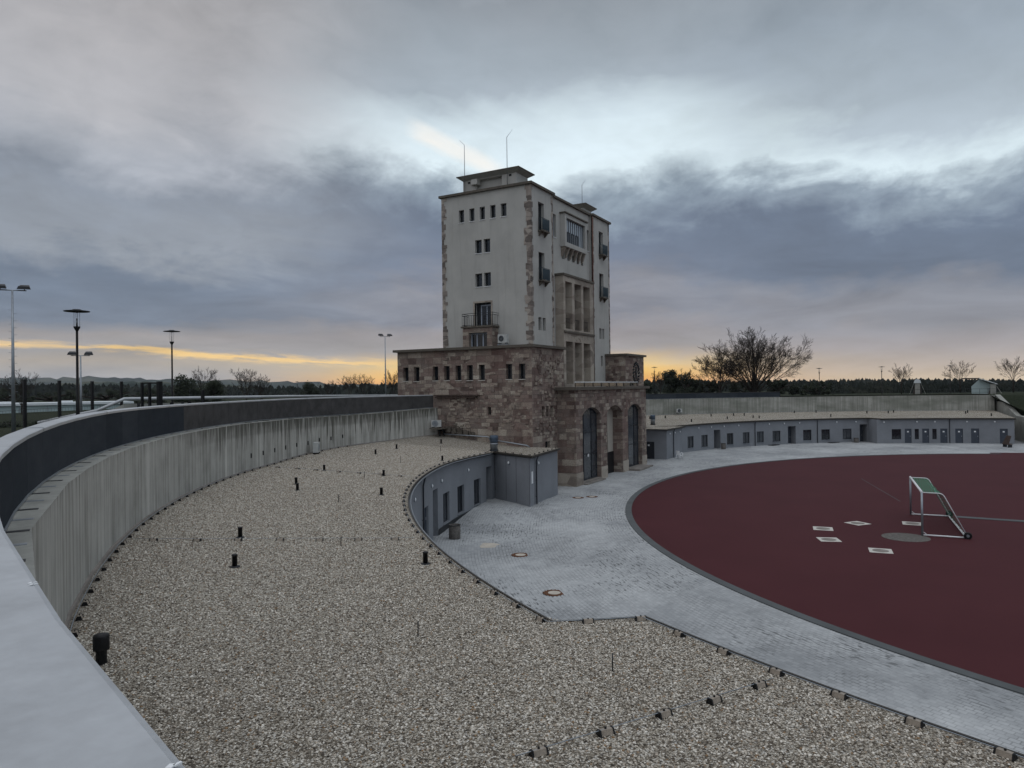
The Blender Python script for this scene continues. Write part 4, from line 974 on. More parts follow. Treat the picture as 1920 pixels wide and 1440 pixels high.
# lightning conductor holders
H=thing('conductor_holder','small weighted holder of the wire in a row along the curved roof edge','wire holder',(0,0,0),0,'wire holders on the near gravel roof')
m=MB(); m.hexa([(-.11,-.055,-.012),(.11,-.055,-.012),(.11,.055,-.012),(-.11,.055,-.012),(-.1,-.034,.06),(.1,-.034,.06),(.1,.034,.06),(-.1,.034,.06)]); m.build('block',M['block'],H)
m=MB()
for s_ in (-1,1): m.hexa([(s_*.112-.012,-.07,-.014),(s_*.112+.012,-.07,-.014),(s_*.112+.012,.07,-.014),(s_*.112-.012,.07,-.014),(s_*.106-.012,-.036,.066),(s_*.106+.012,-.036,.066),(s_*.106+.012,.036,.066),(s_*.106-.012,.036,.066)])
m.box(-.012,.012,-.012,.012,.055,.085); m.build('clip',M['black'],H); H.scale=(.88,.88,.9)
used=[False]
def holder(x,y,z,rz,label):
    rz+=random.uniform(-.12,.12)
    if not used[0]:
        used[0]=True; H.location=(x,y,z); H.rotation_euler=(0,0,rz); H['label']=label; return H
    return dup(H,(x,y,z),rz,label)
def along(pts,step,start=0):
    acc=start; out=[]
    for a,b in zip(pts,pts[1:]):
        L=sqrt((a[0]-b[0])**2+(a[1]-b[1])**2); d=acc
        while d<L:
            t=d/L; out.append((a[0]+(b[0]-a[0])*t,a[1]+(b[1]-a[1])*t,atan2(b[1]-a[1],b[0]-a[0]))); d+=step
        acc=d-L
    return out
LE='small weighted wire holder in the row along the curved edge of the near gravel roof'
LB='small weighted wire holder in the row along the foot of the board marked concrete wall'
for x,y,a in along([(p[0],p[1]) for p in offset_line(ev[3:],-.16*sgn)],1.0,.4): holder(x,y,roofzL(x,y)+.02,a,LE)
for x,y,a in along([(p[0],p[1]) for p in offset_line(ev[:4],-.2*sgn)],.95,.3):
    holder(x,y,3.466,a,'small weighted wire holder in the row along the edge of the square annex roof')
for x,y,a in along([roofL(t,.975)[:2] for t in ths if t>=100],1.0,.2): holder(x,y,roofzL(x,y)+.02,a,LB)
row1=[(-44.33,39.57),(-43.73,38.49),(-43.12,37.53),(-42.5,36.54),(-41.95,35.56),(-41.34,34.66),(-40.76,33.8)]
row2=[(-29.48,50.83),(-29.38,49.46),(-29.31,48.19),(-29.25,46.67),(-29.15,45.38),(-28.99,44.1),(-29.05,42.85)]
row3=[(-49.54,24.67),(-48.69,24.18),(-47.85,23.7),(-47.1,23.23),(-46.28,22.79)]
for rw,l in ((row1,'small weighted wire holder in the straight line across the middle of the near roof'),(row2,'small weighted wire holder in the farther line across the roof, toward the tower'),(row3,'wire holder with stone body in the short line across the gravel at the lower right')):
    a=atan2(rw[-1][1]-rw[0][1],rw[-1][0]-rw[0][0])
    for x,y in rw: holder(x,y,roofzL(x,y)+.02,a,l)
    m=MB(); e0,e1=rw[0],rw[-1]; n=12; ex=(e1[0]-e0[0])/12,(e1[1]-e0[1])/12
    m.tube([(e0[0]+ex[0]*k,e0[1]+ex[1]*k,roofzL(e0[0]+ex[0]*k,e0[1]+ex[1]*k)+.07) for k in range(-1,14)],.006,5)
    tag(m.build('conductor_wire',M['steel']),{0:'thin wire carried by the line of holders across the middle of the near roof',1:'thin wire carried by the farther line of holders toward the tower',2:'thin wire carried by the short line of holders at the lower right'}[[row1,row2,row3].index(rw)],'wire')
rods=[(-46.94,28.36,.27,'thin dark rod standing in the open gravel of the lower middle foreground'),(-46.76,24.84,.27,'thin dark rod standing in the gravel, the one farthest to the right'),(-42.13,34.59,.25,'thin rod standing on the near line of small blocks'),(-36.45,39.97,.3,'thin rod in mid gravel between the two lines of blocks'),(-30.42,43.94,.34,'thin rod just in front of the farther line of blocks'),(-24.04,46.77,.4,'thin rod behind the farther line of blocks'),(-16.57,49.18,.4,'thin rod on the gravel nearest the big silver vent')]
for x,y,h,l in rods:
    m=MB(); m.tube([(x,y,roofzL(x,y)-.02),(x+.01,y,roofzL(x,y)+h)],.011 if h<.3 else .014,6); tag(m.build('marker_rod',M['dsteel']),l,'rod')
# pipes lying along the tower foot and a clutter of cables there
m=MB()
for (y0,y1,z0,z1,o) in ((53.5,49.4,4.3,4.18,.35),(49.2,45.9,4.0,3.62,.5)): m.tube([(-9.52-o,y0,z0),(-9.55-o,y1,z1),(-9.5,y1-.05,z1-.25)],.05,8)
tag(m.build('pipe',M['steel']),'silver pipe lying on the gravel along the foot of the stone tower base','pipe')
m=MB(); rnd=random.Random(3)
for k in range(22):
    y=rnd.uniform(50.6,53.6); z=4.35+.5*max(0,(y-50.6)/3); p=(-9.6,y,z+rnd.uniform(-.1,.5)); q=(-9.65-rnd.uniform(0,.25),y+rnd.uniform(-.6,.6),z+rnd.uniform(-.15,.5)); m.tube([p,((p[0]+q[0])/2-.05,(p[1]+q[1])/2,(p[2]+q[2])/2+.1),q],rnd.choice((.012,.02,.03)),5)
for k in range(5):
    y=50.8+k*.55; m.box(-9.75,-9.56,y,y+.4,4.2+k*.06,4.5+k*.09)
tag(m.build('cable_clutter',M['coping']),'tangle of cables at the foot of the stone base beside the cooling unit','cables')

# ------------------------------------------------------------------ paved yard
def manhole(x,y,label,r_=.4):
    z=ground_z(x,y); t=thing('manhole',label,'manhole',(x,y,z+.004),random.uniform(0,3))
    m=MB(); m.lathe((0,0,0),[(r_,-.01),(r_,.012),(r_*.62,.012),(r_*.62,.004)],26,False)
    for k in range(18): a=2*pi*k/18; m.obox((cos(a)*r_*1.02,sin(a)*r_*1.02,.005),(cos(a)*.05,sin(a)*.05,0),(-sin(a)*.03,cos(a)*.03,0),(0,0,.006))
    m.build('ring',M['rust'],t)
    m=MB(); m.lathe((0,0,0),[(r_*.6,0),(r_*.6,.016),(r_*.5,.019)],22,False); m.build('lid',M['dustlid'],t)
M['dustlid']=plain('lid_concrete',S(184,176,164),.9,var=.12,sc=3)
manhole(-31.09,33.49,'round manhole with rusty ring and pale lid, nearest to the gravel roof',.42); manhole(-25.97,37.83,'round manhole with rusty ring and pale lid, in the middle of the paved yard',.42)
manhole(-10.15,41.76,'small manhole near the entrance, the left of two side by side',.36); manhole(-9.29,41.05,'small manhole near the entrance, the right of two side by side',.36)
pm=MB(); rnd=random.Random(4); pp=[]
for k in range(12): rr=rnd.uniform(.35,.85); pp.append((-24.6+rr*cos(k*pi/6),40.5+rr*sin(k*pi/6)))
pm.face([(x,y,ground_z(x,y)+.006) for x,y in pp]); struct(pm.build('paving_patch',M['dustlid']))
def bin_(x,y,label,h=.75,r_=.29):
    t=thing('litter_bin',label,'bin',(x,y,ground_z(x,y)-.02)); m=MB(); n=20
    m.lathe((0,0,0),[(r_*.93,0),(r_,.08),(r_,h),(r_*.9,h+.02),(r_*.86,h),(r_*.84,.1)],20); m.build('body',M['dust2'],t)
    m=MB(); m.tube([(r_*cos(2*pi*k/24),r_*sin(2*pi*k/24),h) for k in range(25)],.022,6,False); m.build('rim',M['dsteel'],t)
M['dust2']=plain('washed_concrete',S(96,92,88),.95,var=.3,sc=7)
bin_(-24.1,43.0,'round grey concrete litter bin beside the doorway of the near curved building',.78,.32)
bin_(31.2,40.9,'small dark litter bin beside the first doorway of the far curved building',.72,.28); bin_(47.0,27.3,'small dark litter bin beside the recessed doorway of the far curved building',.6,.3)
for x,y,a,l in ((38.9,36.3,1.2,'dark doormat on the paving under the fourth window of the far building'),(45.6,29.9,1.1,'dark doormat on the paving left of the recessed doorway of the far building')):
    m=MB(); m.obox((x,y,ground_z(x,y)+.04),(cos(a+pi/2)*.8,sin(a+pi/2)*.8,0),(cos(a)*.35,sin(a)*.35,0),(0,0,.035)); tag(m.build('doormat',M['black']),l,'doormat')
# plastic chair
t=thing('plastic_chair','white plastic garden chair standing in front of the far annex','chair',(18.0,42.5,ground_z(18.0,42.5)),R(70)); s_=1.04
m=MB(); m.hexa([(-.23,-.22,.4),(.23,-.22,.4),(.2,.22,.38),(-.2,.22,.38),(-.23,-.22,.43),(.23,-.22,.43),(.2,.22,.41),(-.2,.22,.41)]); m.build('seat',M['chairw'],t)
m=MB(); rows=[]
for j in range(6): 
    z=.42+j*.088; rows.append([(-.22+.44*k/6,.2+.08*j/5*1.6-.05*(1-abs(k-3)/3)*-1,z) for k in range(7)])
m.grid(rows); rows2=[[(p[0],p[1]+.02,p[2]) for p in r_] for r_ in rows]; m.grid(rows2); m.tube(rows[-1],.018,6); m.build('backrest',M['chairw'],t)
for sx in (-1,1):
    m=MB(); m.tube([(sx*.24,-.2,.0),(sx*.26,-.19,.4),(sx*.28,-.18,.62)],[.03,.032,.03],6); m.build('leg',M['chairw'],t)
    m=MB(); m.tube([(sx*.24,.3,.0),(sx*.21,.22,.4),(sx*.22,.24,.6)],[.03,.03,.026],6); m.build('leg',M['chairw'],t)
    m=MB(); m.tube([(sx*.28,-.2,.63),(sx*.29,0,.65),(sx*.25,.28,.64)],.032,6); m.build('armrest',M['chairw'],t)
# bench / seat at the far end
t=thing('tilting_bench','dark wooden bench with a tilted back by the last door of the far building','bench',(45.6,11.0,.1),R(20)); t.scale=(.72,.8,.8)
m=MB(); m.hexa([(-1.0,-.3,.5),(1.0,-.3,.5),(1.0,.3,.42),(-1,.3,.42),(-1,-.3,.56),(1,-.3,.56),(1,.3,.48),(-1,.3,.48)]); m.build('seat',M['brown'],t)
m=MB(); m.hexa([(-1.0,.3,.42),(1.0,.3,.42),(1.0,.36,.42),(-1,.36,.42),(-1,-.1,1.75),(.4,-.1,1.75),(.4,-.04,1.75),(-1,-.04,1.75)]); m.build('backrest',M['brown'],t)
for x in (-.8,.8):
    m=MB(); m.box(x-.05,x+.05,-.25,.3,0,.42); m.build('leg',M['dsteel'],t)
wl_=MB(); wl_.box(51.6,53.4,3.5,8.0,-.1,.85); wl_.box(51.5,53.5,3.4,8.1,.852,.95); tag(wl_.build('low_wall',M['roofw']),'low white wall at the far right beyond the end of the building','wall')

# ------------------------------------------------------------------ on the red track: goal, plates, disc
gx0,gx1,gy=0.0,6.47,0.0; GH=2.28
G=thing('football_goal','free standing white football goal with green net on the red track','goal',(-14.28,20.45,0),R(4.7))
def bar(name,path,r_,mt='white',n=10,par=None): m=MB(); m.tube(path,r_,n); return m.build(name,M[mt],par or G)
for x in (gx0,gx1):
    bar('post',[(x,gy,.03),(x,gy,GH)],.055,'steel')
    arcp=[(x,gy,GH-.02),(x,gy-.75,GH-.03)]+[(x,gy-.75-.3*sin(a*pi/8*.62),GH-.03-.3*(1-cos(a*pi/8*.62))) for a in range(1,5)]+[(x,gy-1.95,.22)]
    bar('net_support',arcp,.024,'white',8)
    bar('ground_frame',[(x,gy,.06),(x,gy-1.95,.06)],.04,'white',8)
    bar('stay',[(x,gy,.25),(x,gy-.25,.06)],.02,'white',6)
bar('crossbar',[(gx0-.05,gy,GH),(gx1+.05,gy,GH)],.058,'white')
bar('ground_frame',[(gx0,gy-1.95,.08),(gx1,gy-1.95,.08)],.05,'white',8)
m=MB(); rows=[];uvr=[]
side=[(gy-.06,GH-.03),(gy-.4,GH-.06),(gy-.75,GH-.06)]+[(gy-.75-.3*sin(a*pi/8*.62),GH-.06-.3*(1-cos(a*pi/8*.62))) for a in range(1,5)]+[(gy-1.0-.95*k/5,GH-.3-(GH-.42)*k/5-.05*sin(pi*k/5)) for k in range(1,6)]
for i,(y,z) in enumerate(side): rows.append([(gx0+(gx1-gx0)*k/12,y,z-.06*sin(pi*(k%3)/3)) for k in range(13)]); uvr.append([((gx1-gx0)*k/12,i*.3) for k in range(13)])
m.grid(rows,uvr); m.build('net',M['net'],G)
for x in (gx0-.1,gx1+.1):
    m=MB(); c=Vector((x,gy-2.0,.17)); n=20
    for rr,w_ in ((.11,.04),(.155,.045)):
        m.tube([(x,c.y+rr*cos(2*pi*k/n),c.z+rr*sin(2*pi*k/n)) for k in range(n+1)],w_ if rr<.12 else .035,8,False)
    wh=m.build('wheel',M['black'],G); m=MB(); m.tube([(x-.05,c.y,c.z),(x+.05,c.y,c.z)],.07,14); m.build('hub',M['steel'],wh)
for i,(x,y,a,l) in enumerate([(-14.48,25.18,.15,'pale square plate on the red track, leftmost of the five and behind its neighbour'),(-17.32,24.62,.35,'pale square plate on the red track, just nearer than the leftmost one'),(-12.04,23.61,.9,'pale square plate on the red track, farther back of the two left of the goal'),(-10.83,20.9,.05,'pale square plate on the red track just behind the near goal post'),(-18.9,22.22,.12,'pale square plate on the red track, nearest to the camera of the five')]):
    t=thing('marker_plate',l,'plate',(x,y,.006),a,'square plates around the goal')
    m=MB(); m.box(-.5,.5,-.5,.5,0,.012); m.build('plate',M['plate'],t)
    m=MB(); m.lathe((0,0,.013),[(.36,0),(.34,.003)],20); m.build('centre',M['dust'],t)
m=MB(); m.lathe((-15.05,21.2,.006),[(1.12,0),(1.12,.008),(1.08,.012)],40,False); tag(m.build('round_slab',M['dust2']),'flat round grey slab set in the red track in front of the goal','slab')
m=MB(); m.box(-7.75,-7.2,-20,18.6,.006,.03); struct(m.build('kerb_strip',M['kerb']))
m=MB(); p,q=(9.0,24.6),(-2.6,21.6); d=Vector((q[0]-p[0],q[1]-p[1],0)).normalized(); nn=Vector((-d.y,d.x,0))*.025
m.face([(p[0]-nn.x,p[1]-nn.y,.009),(q[0]-nn.x,q[1]-nn.y,.009),(q[0]+nn.x,q[1]+nn.y,.009),(p[0]+nn.x,p[1]+nn.y,.009)]); struct(m.build('painted_line',M['kerb']))

# ------------------------------------------------------------------ beyond the walls: lamps, masts, fence, gate, buildings
def tz(x,y):
    ph=degrees(atan2(y,x)); b=rcast((0,0),ph,ringpts); base=(b[0]+.45) if b else 60
    return terr(ph,max(0,sqrt(x*x+y*y)-base),b)
LH=6.9
lamp=thing('street_lamp','tall black street lamp with flat disc shade, the nearest and tallest at the left','street lamp',(-34.56,60.63,12.55-LH),0,'street lamps with disc shades')
m=MB(); m.lathe((0,0,0),[(.095,-1.0),(.095,1.9),(.07,2.0),(.06,LH-1.35),(.06,LH-1.2),(.17,LH-.98),(.17,LH-.94),(.05,LH-.93)],14); m.build('pole',M['black'],lamp)
m=MB()
for k in range(4): a=pi/4+k*pi/2; m.tube([(.14*cos(a),.14*sin(a),LH-.95),(.14*cos(a),.14*sin(a),LH-.14)],.011,5)
m.tube([(0,0,LH-.95),(0,0,LH-.5)],.03,8); m.build('lantern',M['steel'],lamp)
m=MB(); m.lathe((0,0,0),[(.02,LH-.2),(.2,LH-.15),(.62,LH-.13),(.65,LH-.11),(.62,LH-.09),(.22,LH-.03),(.2,LH),(.02,LH+.01)],28); m.build('shade',M['dsteel'],lamp)
for x,y,zt,l in [(-19.89,73.3,12.98,'black street lamp with flat disc shade, second from the left, beside the gate frame'),(88.57,68.04,11.84,'far street lamp against the orange sunset just right of the tower'),(105.55,37.79,11.18,'far street lamp just right of the big bare tree'),(111.98,26.33,11.35,'far street lamp in the middle between the bare tree and the concrete gables'),(119.01,13.79,11.39,'far street lamp standing left of the pale sloping roof at the right')]:
    dup(lamp,(x,y,zt-LH),.3,l)
dup(lamp,(88,171.3,10.34-LH*.9),0,'smallest far street lamp in the gap left of the tower, beside a dark bush',.9)
def mast(x,y,zb,h,label,rungs=True,s=1.0,arms=2):
    t=thing('floodlight_mast',label,'floodlight',(x,y,zb),R(-35)); 
    m=MB(); m.tube([(0,0,0),(0,0,h*.5),(0,0,h)],[.17*s,.12*s,.07*s],10); m.build('pole',M['steel'],t)
    if rungs:
        m=MB()
        for k in range(34):
            z=h*.3+k*.3
            if z<h-1.4: m.tube([(0,0,z),((.3 if k%2 else -.3),0,z+.02)],.014,4)
        m.build('climbing_rung',M['steel'],t)
    m=MB(); m.tube([(-1.0*s,0,h-.02),(1.0*s,0,h-.02)],.05*s,6); m.build('crossarm',M['steel'],t)
    for k in range(arms):
        x_=(-.85+1.7*k/(arms-1))*s; m=MB(); m.hexa([(x_-.5*s,-.35*s,h+.05),(x_+.5*s,-.35*s,h+.05),(x_+.4*s,.35*s,h+.2),(x_-.4*s,.35*s,h+.2),(x_-.4*s,-.3*s,h+.3*s),(x_+.4*s,-.3*s,h+.3*s),(x_+.3*s,.3*s,h+.5*s),(x_-.3*s,.3*s,h+.5*s)])
        m.tube([(x_,0,h-.02),(x_,0,h+.18)],.04,5); m.build('floodlight',M['dsteel'],t)
    return t
mast(-25.17,86.78,4.0,12.7,'tall grey floodlight mast with climbing rungs at the left edge')
mast(6.42,132.68,2.5,11.2,'far floodlight mast partly hidden behind the nearest street lamp',False,1.3)
mast(37.3,98.1,4.0,12.8,'slim floodlight mast just left of the stone tower base',False,.9)
F=thing('sports_fence','dark wire fence with four thick posts along the pitch at the left','fence')
FP=[(-36.5,66.3),(-32.74,69.7),(-28.86,73.0),(-24.82,76.0),(-21.86,77.0)]
for x,y in FP:
    m=MB(); m.box(x-.085,x+.085,y-.085,y+.085,3.2,8.85); m.build('post',M['black'],F)
m=MB()
for a,b in zip(FP,FP[1:]):
    for z in (4.6,5.4,6.2,6.95): m.tube([(a[0],a[1],z),(b[0],b[1],z)],.012,4)
    for k in range(1,12): x=a[0]+(b[0]-a[0])*k/12; y=a[1]+(b[1]-a[1])*k/12; m.tube([(x,y,4.4),(x,y,6.95)],.006,4)
m.build('wire_panel',M['dsteel'],F)
GT=thing('gate_frame','dark steel gate frame beside the second street lamp','gate')
m=MB(); m.box(-26.1,-25.95,67.85,68.0,4.8,8.62); m.build('post',M['black'],GT)
m=MB(); m.box(-25.6,-25.3,66.7,66.95,4.8,8.7); m.build('post',M['black'],GT)
m=MB(); m.box(-25.9,-25.75,67.3,67.45,4.8,8.56); m.build('post',M['black'],GT)
m=MB(); m.tube([(-26.03,67.93,8.6),(-25.42,66.83,8.6)],.06,6); m.build('lintel',M['black'],GT)
for x,y,h,l in ((-25.01,66.13,7.2,'short dark post right of the second street lamp, left of three'),(-24.4,65.05,7.25,'short dark post right of the second street lamp, middle of three'),(-23.94,64.23,8.0,'taller dark post right of the second street lamp, right of three')):
    m=MB(); m.box(x-.09,x+.09,y-.09,y+.09,4.8,h); m.lathe((x,y,h),[(.1,0),(.02,.08)],6); tag(m.build('fence_post',M['black']),l,'post')
rw=thing('ramp_wall','long pale wall with light metal cap behind the dark parapet, rising at its left end','wall')
RP=[(-29.6,74.3,5.9),(-27.57,70.71,6.7),(-26.65,69.06,7.5),(-12,68.6,7.42),(2.57,68.07,7.24)]
m=MB()
for a,b in zip(RP,RP[1:]): m.hexa([(a[0],a[1],4.2),(b[0],b[1],4.2),(b[0]+.25,b[1]+.3,4.2),(a[0]+.25,a[1]+.3,4.2),(a[0],a[1],a[2]-.36),(b[0],b[1],b[2]-.36),(b[0]+.25,b[1]+.3,b[2]-.36),(a[0]+.25,a[1]+.3,a[2]-.36)])
m.build('wall_face',M['oldc'],rw)
m=MB(); m.tube(RP,.12,8); m.build('cap',M['cap'],rw)
m=MB()
for k in range(9):
    x=-26+28*k/8; m.box(x-.05,x+.05,68.3,68.5,6.5,7.2)
m.build('cap_support',M['dsteel'],rw)
# long pale hall across the pitch
hl=thing('sports_hall','long low pale hall with flat white roof at the far left','building')
d=Vector((15.2,-6.7,0)).normalized(); nn=Vector((d.y,-d.x,0)); P0=Vector((-8,160.8,0))
if nn.dot(P0)<0: nn=-nn
m=MB(); c=P0+d*17+nn*6; m.obox(c+Vector((0,0,4.2)),d*17.5,nn*6,(0,0,1.7)); m.build('wall',M['pale'],hl)
m=MB(); m.obox(c+Vector((0,0,6.05)),d*17.9,nn*6.4,(0,0,.2)); rf=m.build('roof',M['roofw'],hl)
for k in (12.5,21.5): m=MB(); q=P0+d*(k+3)+nn*3; m.obox(q+Vector((0,0,6.4)),d*1.0,nn*.8,(0,0,.15)); m.build('roof_light',M['white'],rf)
for k in range(9): m=MB(); q=P0+d*(1.5+k*4); m.obox(q-nn*.04+Vector((0,0,4)),d*.05,nn*.03,(0,0,1.7)); m.build('wall_joint',M['steel'],hl)
# concrete gables beyond the right wall: a pier with a pale cap, sloping copings and dark boarding under them
def gable(cx,cy,z0,zt,label,kind):
    t=thing('concrete_gable',label,'structure',(cx,cy,0)); f=Vector((cx+57,cy-21,0)).normalized(); s_=Vector((f.y,-f.x,0)); U=Vector((0,0,1))
    def P(a,d,z): return s_*a+f*d+U*z
    def slab(mt,nm,pts,th,d0,d1):
        m=MB()
        for (a,za),(b_,zb) in zip(pts,pts[1:]): m.hexa([P(a,d0,za-th),P(b_,d0,zb-th),P(b_,d1,zb-th),P(a,d1,za-th),P(a,d0,za),P(b_,d0,zb),P(b_,d1,zb),P(a,d1,za)])
        m.build(nm,M[mt],t)
    def board(mt,nm,pts,d0,d1):
        m=MB(); n=len(pts); m.face([P(a,d0,z) for a,z in pts]); m.face([P(a,d1,z) for a,z in pts])
        for i in range(n): a,b_=pts[i],pts[(i+1)%n]; m.face([P(a[0],d0,a[1]),P(b_[0],d0,b_[1]),P(b_[0],d1,b_[1]),P(a[0],d1,a[1])])
        m.build(nm,M[mt],t)
    if kind==0:
        board('oldc','pier',[(-.42,z0),(.42,z0),(.42,zt-.75),(-.42,zt-.75)],-.4,.4)
        board('roofw','roof_cap',[(-.62,zt-.74),(.62,zt-.74),(.5,zt-.25),(.22,zt),(-.22,zt),(-.5,zt-.25)],-.55,2.2)
        for k in (-1,1):
            board('brown','boarding',[(k*.43,z0),(k*1.15,z0),(k*.43,zt-.9)],-.1,.1)
            slab('oldc','coping',[(k*.6,zt-.7),(k*2.1,z0)],.16,-.3,.3)
    else:
        board('oldc','pier',[(.4,z0),(1.3,z0),(1.3,zt-1.2),(.4,zt-1.2)],-.4,.4)
        board('pale','wall',[(-2.6,z0),(.39,z0),(.39,zt-1.25),(-1.3,zt-.25),(-2.6,zt-1.6)],.5,3)
        slab('roofw','roof_cap',[(-1.35,zt),(1.55,zt-1.12)],.14,-.6,3.2)
        slab('dsteel','roof_edge',[(-4.2,zt+.02),(-1.36,zt)],.2,.6,3)
        board('brown','boarding',[(-.2,z0),(.39,z0),(.39,zt-1.6)],-.2,.2)
        slab('oldc','coping',[(1.4,zt-1.5),(3.6,z0-.3)],.16,-.3,.3)
gable(98.4,19.9,3.5,8.5,'narrow concrete pier with rounded pale cap and sloping copings beyond the far wall',0)
gable(105.0,8.3,3.5,8.6,'concrete pier carrying a pale sloping roof at the far right',1)
m=MB()
for k in range(12):
    a=Vector((96.5,22,0)).lerp(Vector((104,7,0)),k/11); m.tube([(a.x,a.y,4.6),(a.x,a.y,6.6)],.03,4)
for z in (6.55,5.9): m.tube([(96.5,22,z),(104,7,z)],.025,4)
tag(m.build('wire_fence',M['dsteel']),'thin wire fence between the two concrete gables','fence')
m=MB(); m.box(118,124,2,34,3.2,5.9); m.build('x',M['pale']) if False else None

# ------------------------------------------------------------------ trees
def bare_tree(name,label,x,y,zb,h,spread,seed,trunk=.2,limbs=9,rad=.3,kids_=(7,6,5,4),twig=.012,upc=.35,group=None,ratio=.5,flat=1.0):
    rnd=random.Random(seed); t=thing(name,label,'tree',(x,y,zb),0,group); tm=MB(); cm=MB()
    def grow(p,d,L,r0,lv):
        n=(6,5,3,2,2)[lv]; pts=[p]; rr=[r0]
        for k in range(n):
            d=(d+Vector((rnd.gauss(0,.07),rnd.gauss(0,.07),upc*.13+rnd.gauss(0,.03)))).normalized(); p=p+d*L/n; pts.append(p); rr.append(max(twig,r0*(1-.82*(k+1)/n)))
        (tm if lv==0 else cm).tube(pts,rr,6 if lv==0 else (4 if lv==1 else 3),False)
        if lv>=len(kids_): return
        K=kids_[lv]
        for j in range(K):
            s_=.2+.8*(j+rnd.uniform(.2,.9))/K; s_=min(s_,.99); i=min(n-1,int(s_*n)); q=pts[i].lerp(pts[i+1],s_*n-i); dd=(pts[i+1]-pts[i]).normalized()
            ax=Vector((rnd.gauss(0,1),rnd.gauss(0,1),rnd.gauss(0,.6))); ax=(ax-dd*ax.dot(dd)).normalized(); an=rnd.uniform(.3,.75)
            grow(q,(dd*cos(an)+ax*sin(an)),L*ratio*rnd.uniform(.7,1.15)*(1.2-.55*s_),max(twig,rr[i]*.5),lv+1)
    th=h*trunk; tm.tube([(0,0,-1.2),(0,0,th*.5),(rnd.uniform(-.1,.1),0,th*1.05)],[rad*1.2,rad,rad*.85],9)
    for k in range(limbs):
        a=2*pi*k*.618+rnd.uniform(-.2,.2); inc=R(spread)*((k+.5)/limbs)**.62
        d=Vector((sin(inc)*cos(a),sin(inc)*sin(a)*flat,cos(inc))).normalized(); L=(h-th)*rnd.uniform(.9,1.02)*(.74+.1*sin(inc))
        grow(Vector((0,0,th*rnd.uniform(.45,1.0))),d,L,rad*rnd.uniform(.22,.4)*(1.25 if inc<.4 else .85),0)
    tm.build('trunk',M['bark'],t); cm.build('crown',M['bark'],t); return t
def leafy(name,label,x,y,zb,h,w,seed,n=2600,group=None,trunkh=.15,leaf=.22,shape=1.0):
    rnd=random.Random(seed); t=thing(name,label,'tree',(x,y,zb),0,group); m=MB(); lumps=[]
    for k in range(26):
        a=rnd.uniform(0,6.28); v=rnd.uniform(.08,.9); r_=w*.46*(1-v*.6*shape)*sqrt(rnd.uniform(.02,1)); lumps.append((r_*cos(a),r_*sin(a),h*v,min(w,h)*rnd.uniform(.09,.19)))
    for k in range(n):
        c=rnd.choice(lumps); d=Vector((rnd.gauss(0,1),rnd.gauss(0,1),rnd.gauss(0,.9))); d.normalize(); d*=c[3]*rnd.uniform(.5,1.15)
        p=Vector(c[:3])+d; a=Vector((rnd.gauss(0,1),rnd.gauss(0,1),rnd.gauss(0,1))).normalized(); b=a.orthogonal().normalized(); s_=leaf*rnd.uniform(.5,1.2)
        m.face([p-a*s_,p+b*s_*.5,p+a*s_,p-b*s_*.5])
    m.build('crown',M['leaf'],t); m=MB()
    m.tube([(0,0,-.6),(0,0,h*.6)],[w*.04,w*.015],6)
    for k in range(5): a=k*1.3; m.tube([(0,0,h*.2+k*h*.08),(w*.25*cos(a),w*.25*sin(a),h*.45+k*h*.08)],[w*.015,w*.006],5)
    m.build('trunk',M['bark'],t); return t
CAMP=Vector((-56.92117405,20.8227752,8.0))
def far(az_px,dist):   # a spot in the landscape: bearing (as tangent from the view axis) and distance
    u=(az_px-960)/1335.87; d=Vector((.87207,.48937,0))+Vector((.48938,-.87198,0))*u
    return CAMP.x+d.x*dist,CAMP.y+d.y*dist
bare_tree('bare_tree','big wide bare tree with many upright limbs behind the far wall',78.1,45.9,4.4,15.2,60,14,.17,21,.46,(9,7,5,3),.0115,.13)
bare_tree('bare_tree','smaller bare tree leaning out at the left of the big bare tree',75.1,51.4,4.6,10.9,56,5,.28,10,.26,(7,6,4,3),.014,.12)
G1='bare trees along the horizon'
for px,D,h,sp,sd,l in [(1285,150,8,45,21,'bare tree among dark bushes right of the tower, against the sunset'),(1238,160,8.2,40,22,'thin bare tree nearest the right side of the tower, against the sunset'),(1690,170,8.6,50,23,'small bare tree just left of the narrow concrete pier'),(1800,165,9.6,52,24,'small bare tree behind the pale sloping roof'),(1900,150,9.4,52,25,'small bare tree at the right edge of the picture'),
    (40,115,10.5,42,26,'small bare tree beside the tall floodlight mast at the left edge'),(385,120,10.5,38,27,'bare tree behind the dark bushes right of the second street lamp'),(462,130,10.8,26,28,'narrow conical bare tree in the middle of the left horizon'),(490,135,9.0,26,29,'shorter conical bare tree beside the narrow one on the left horizon'),
    (655,160,9.6,38,30,'light bare tree in front of the orange glow left of the tower'),(682,165,9.8,40,31,'second light bare tree in front of the orange glow left of the tower'),(738,150,10.2,40,32,'bare tree partly hidden by the left edge of the stone base'),(615,175,8.8,40,33,'small thin bare tree between the dark bush and the orange glow')]:
    x,y=far(px,D); bare_tree('bare_tree',l,x,y,8-D*(740-725.6+(960-px)*.0126)/1335.9-1.0,h*.72,sp*.85,sd,.2,8,.12,(6,5,4),.013,.3,G1,.5)
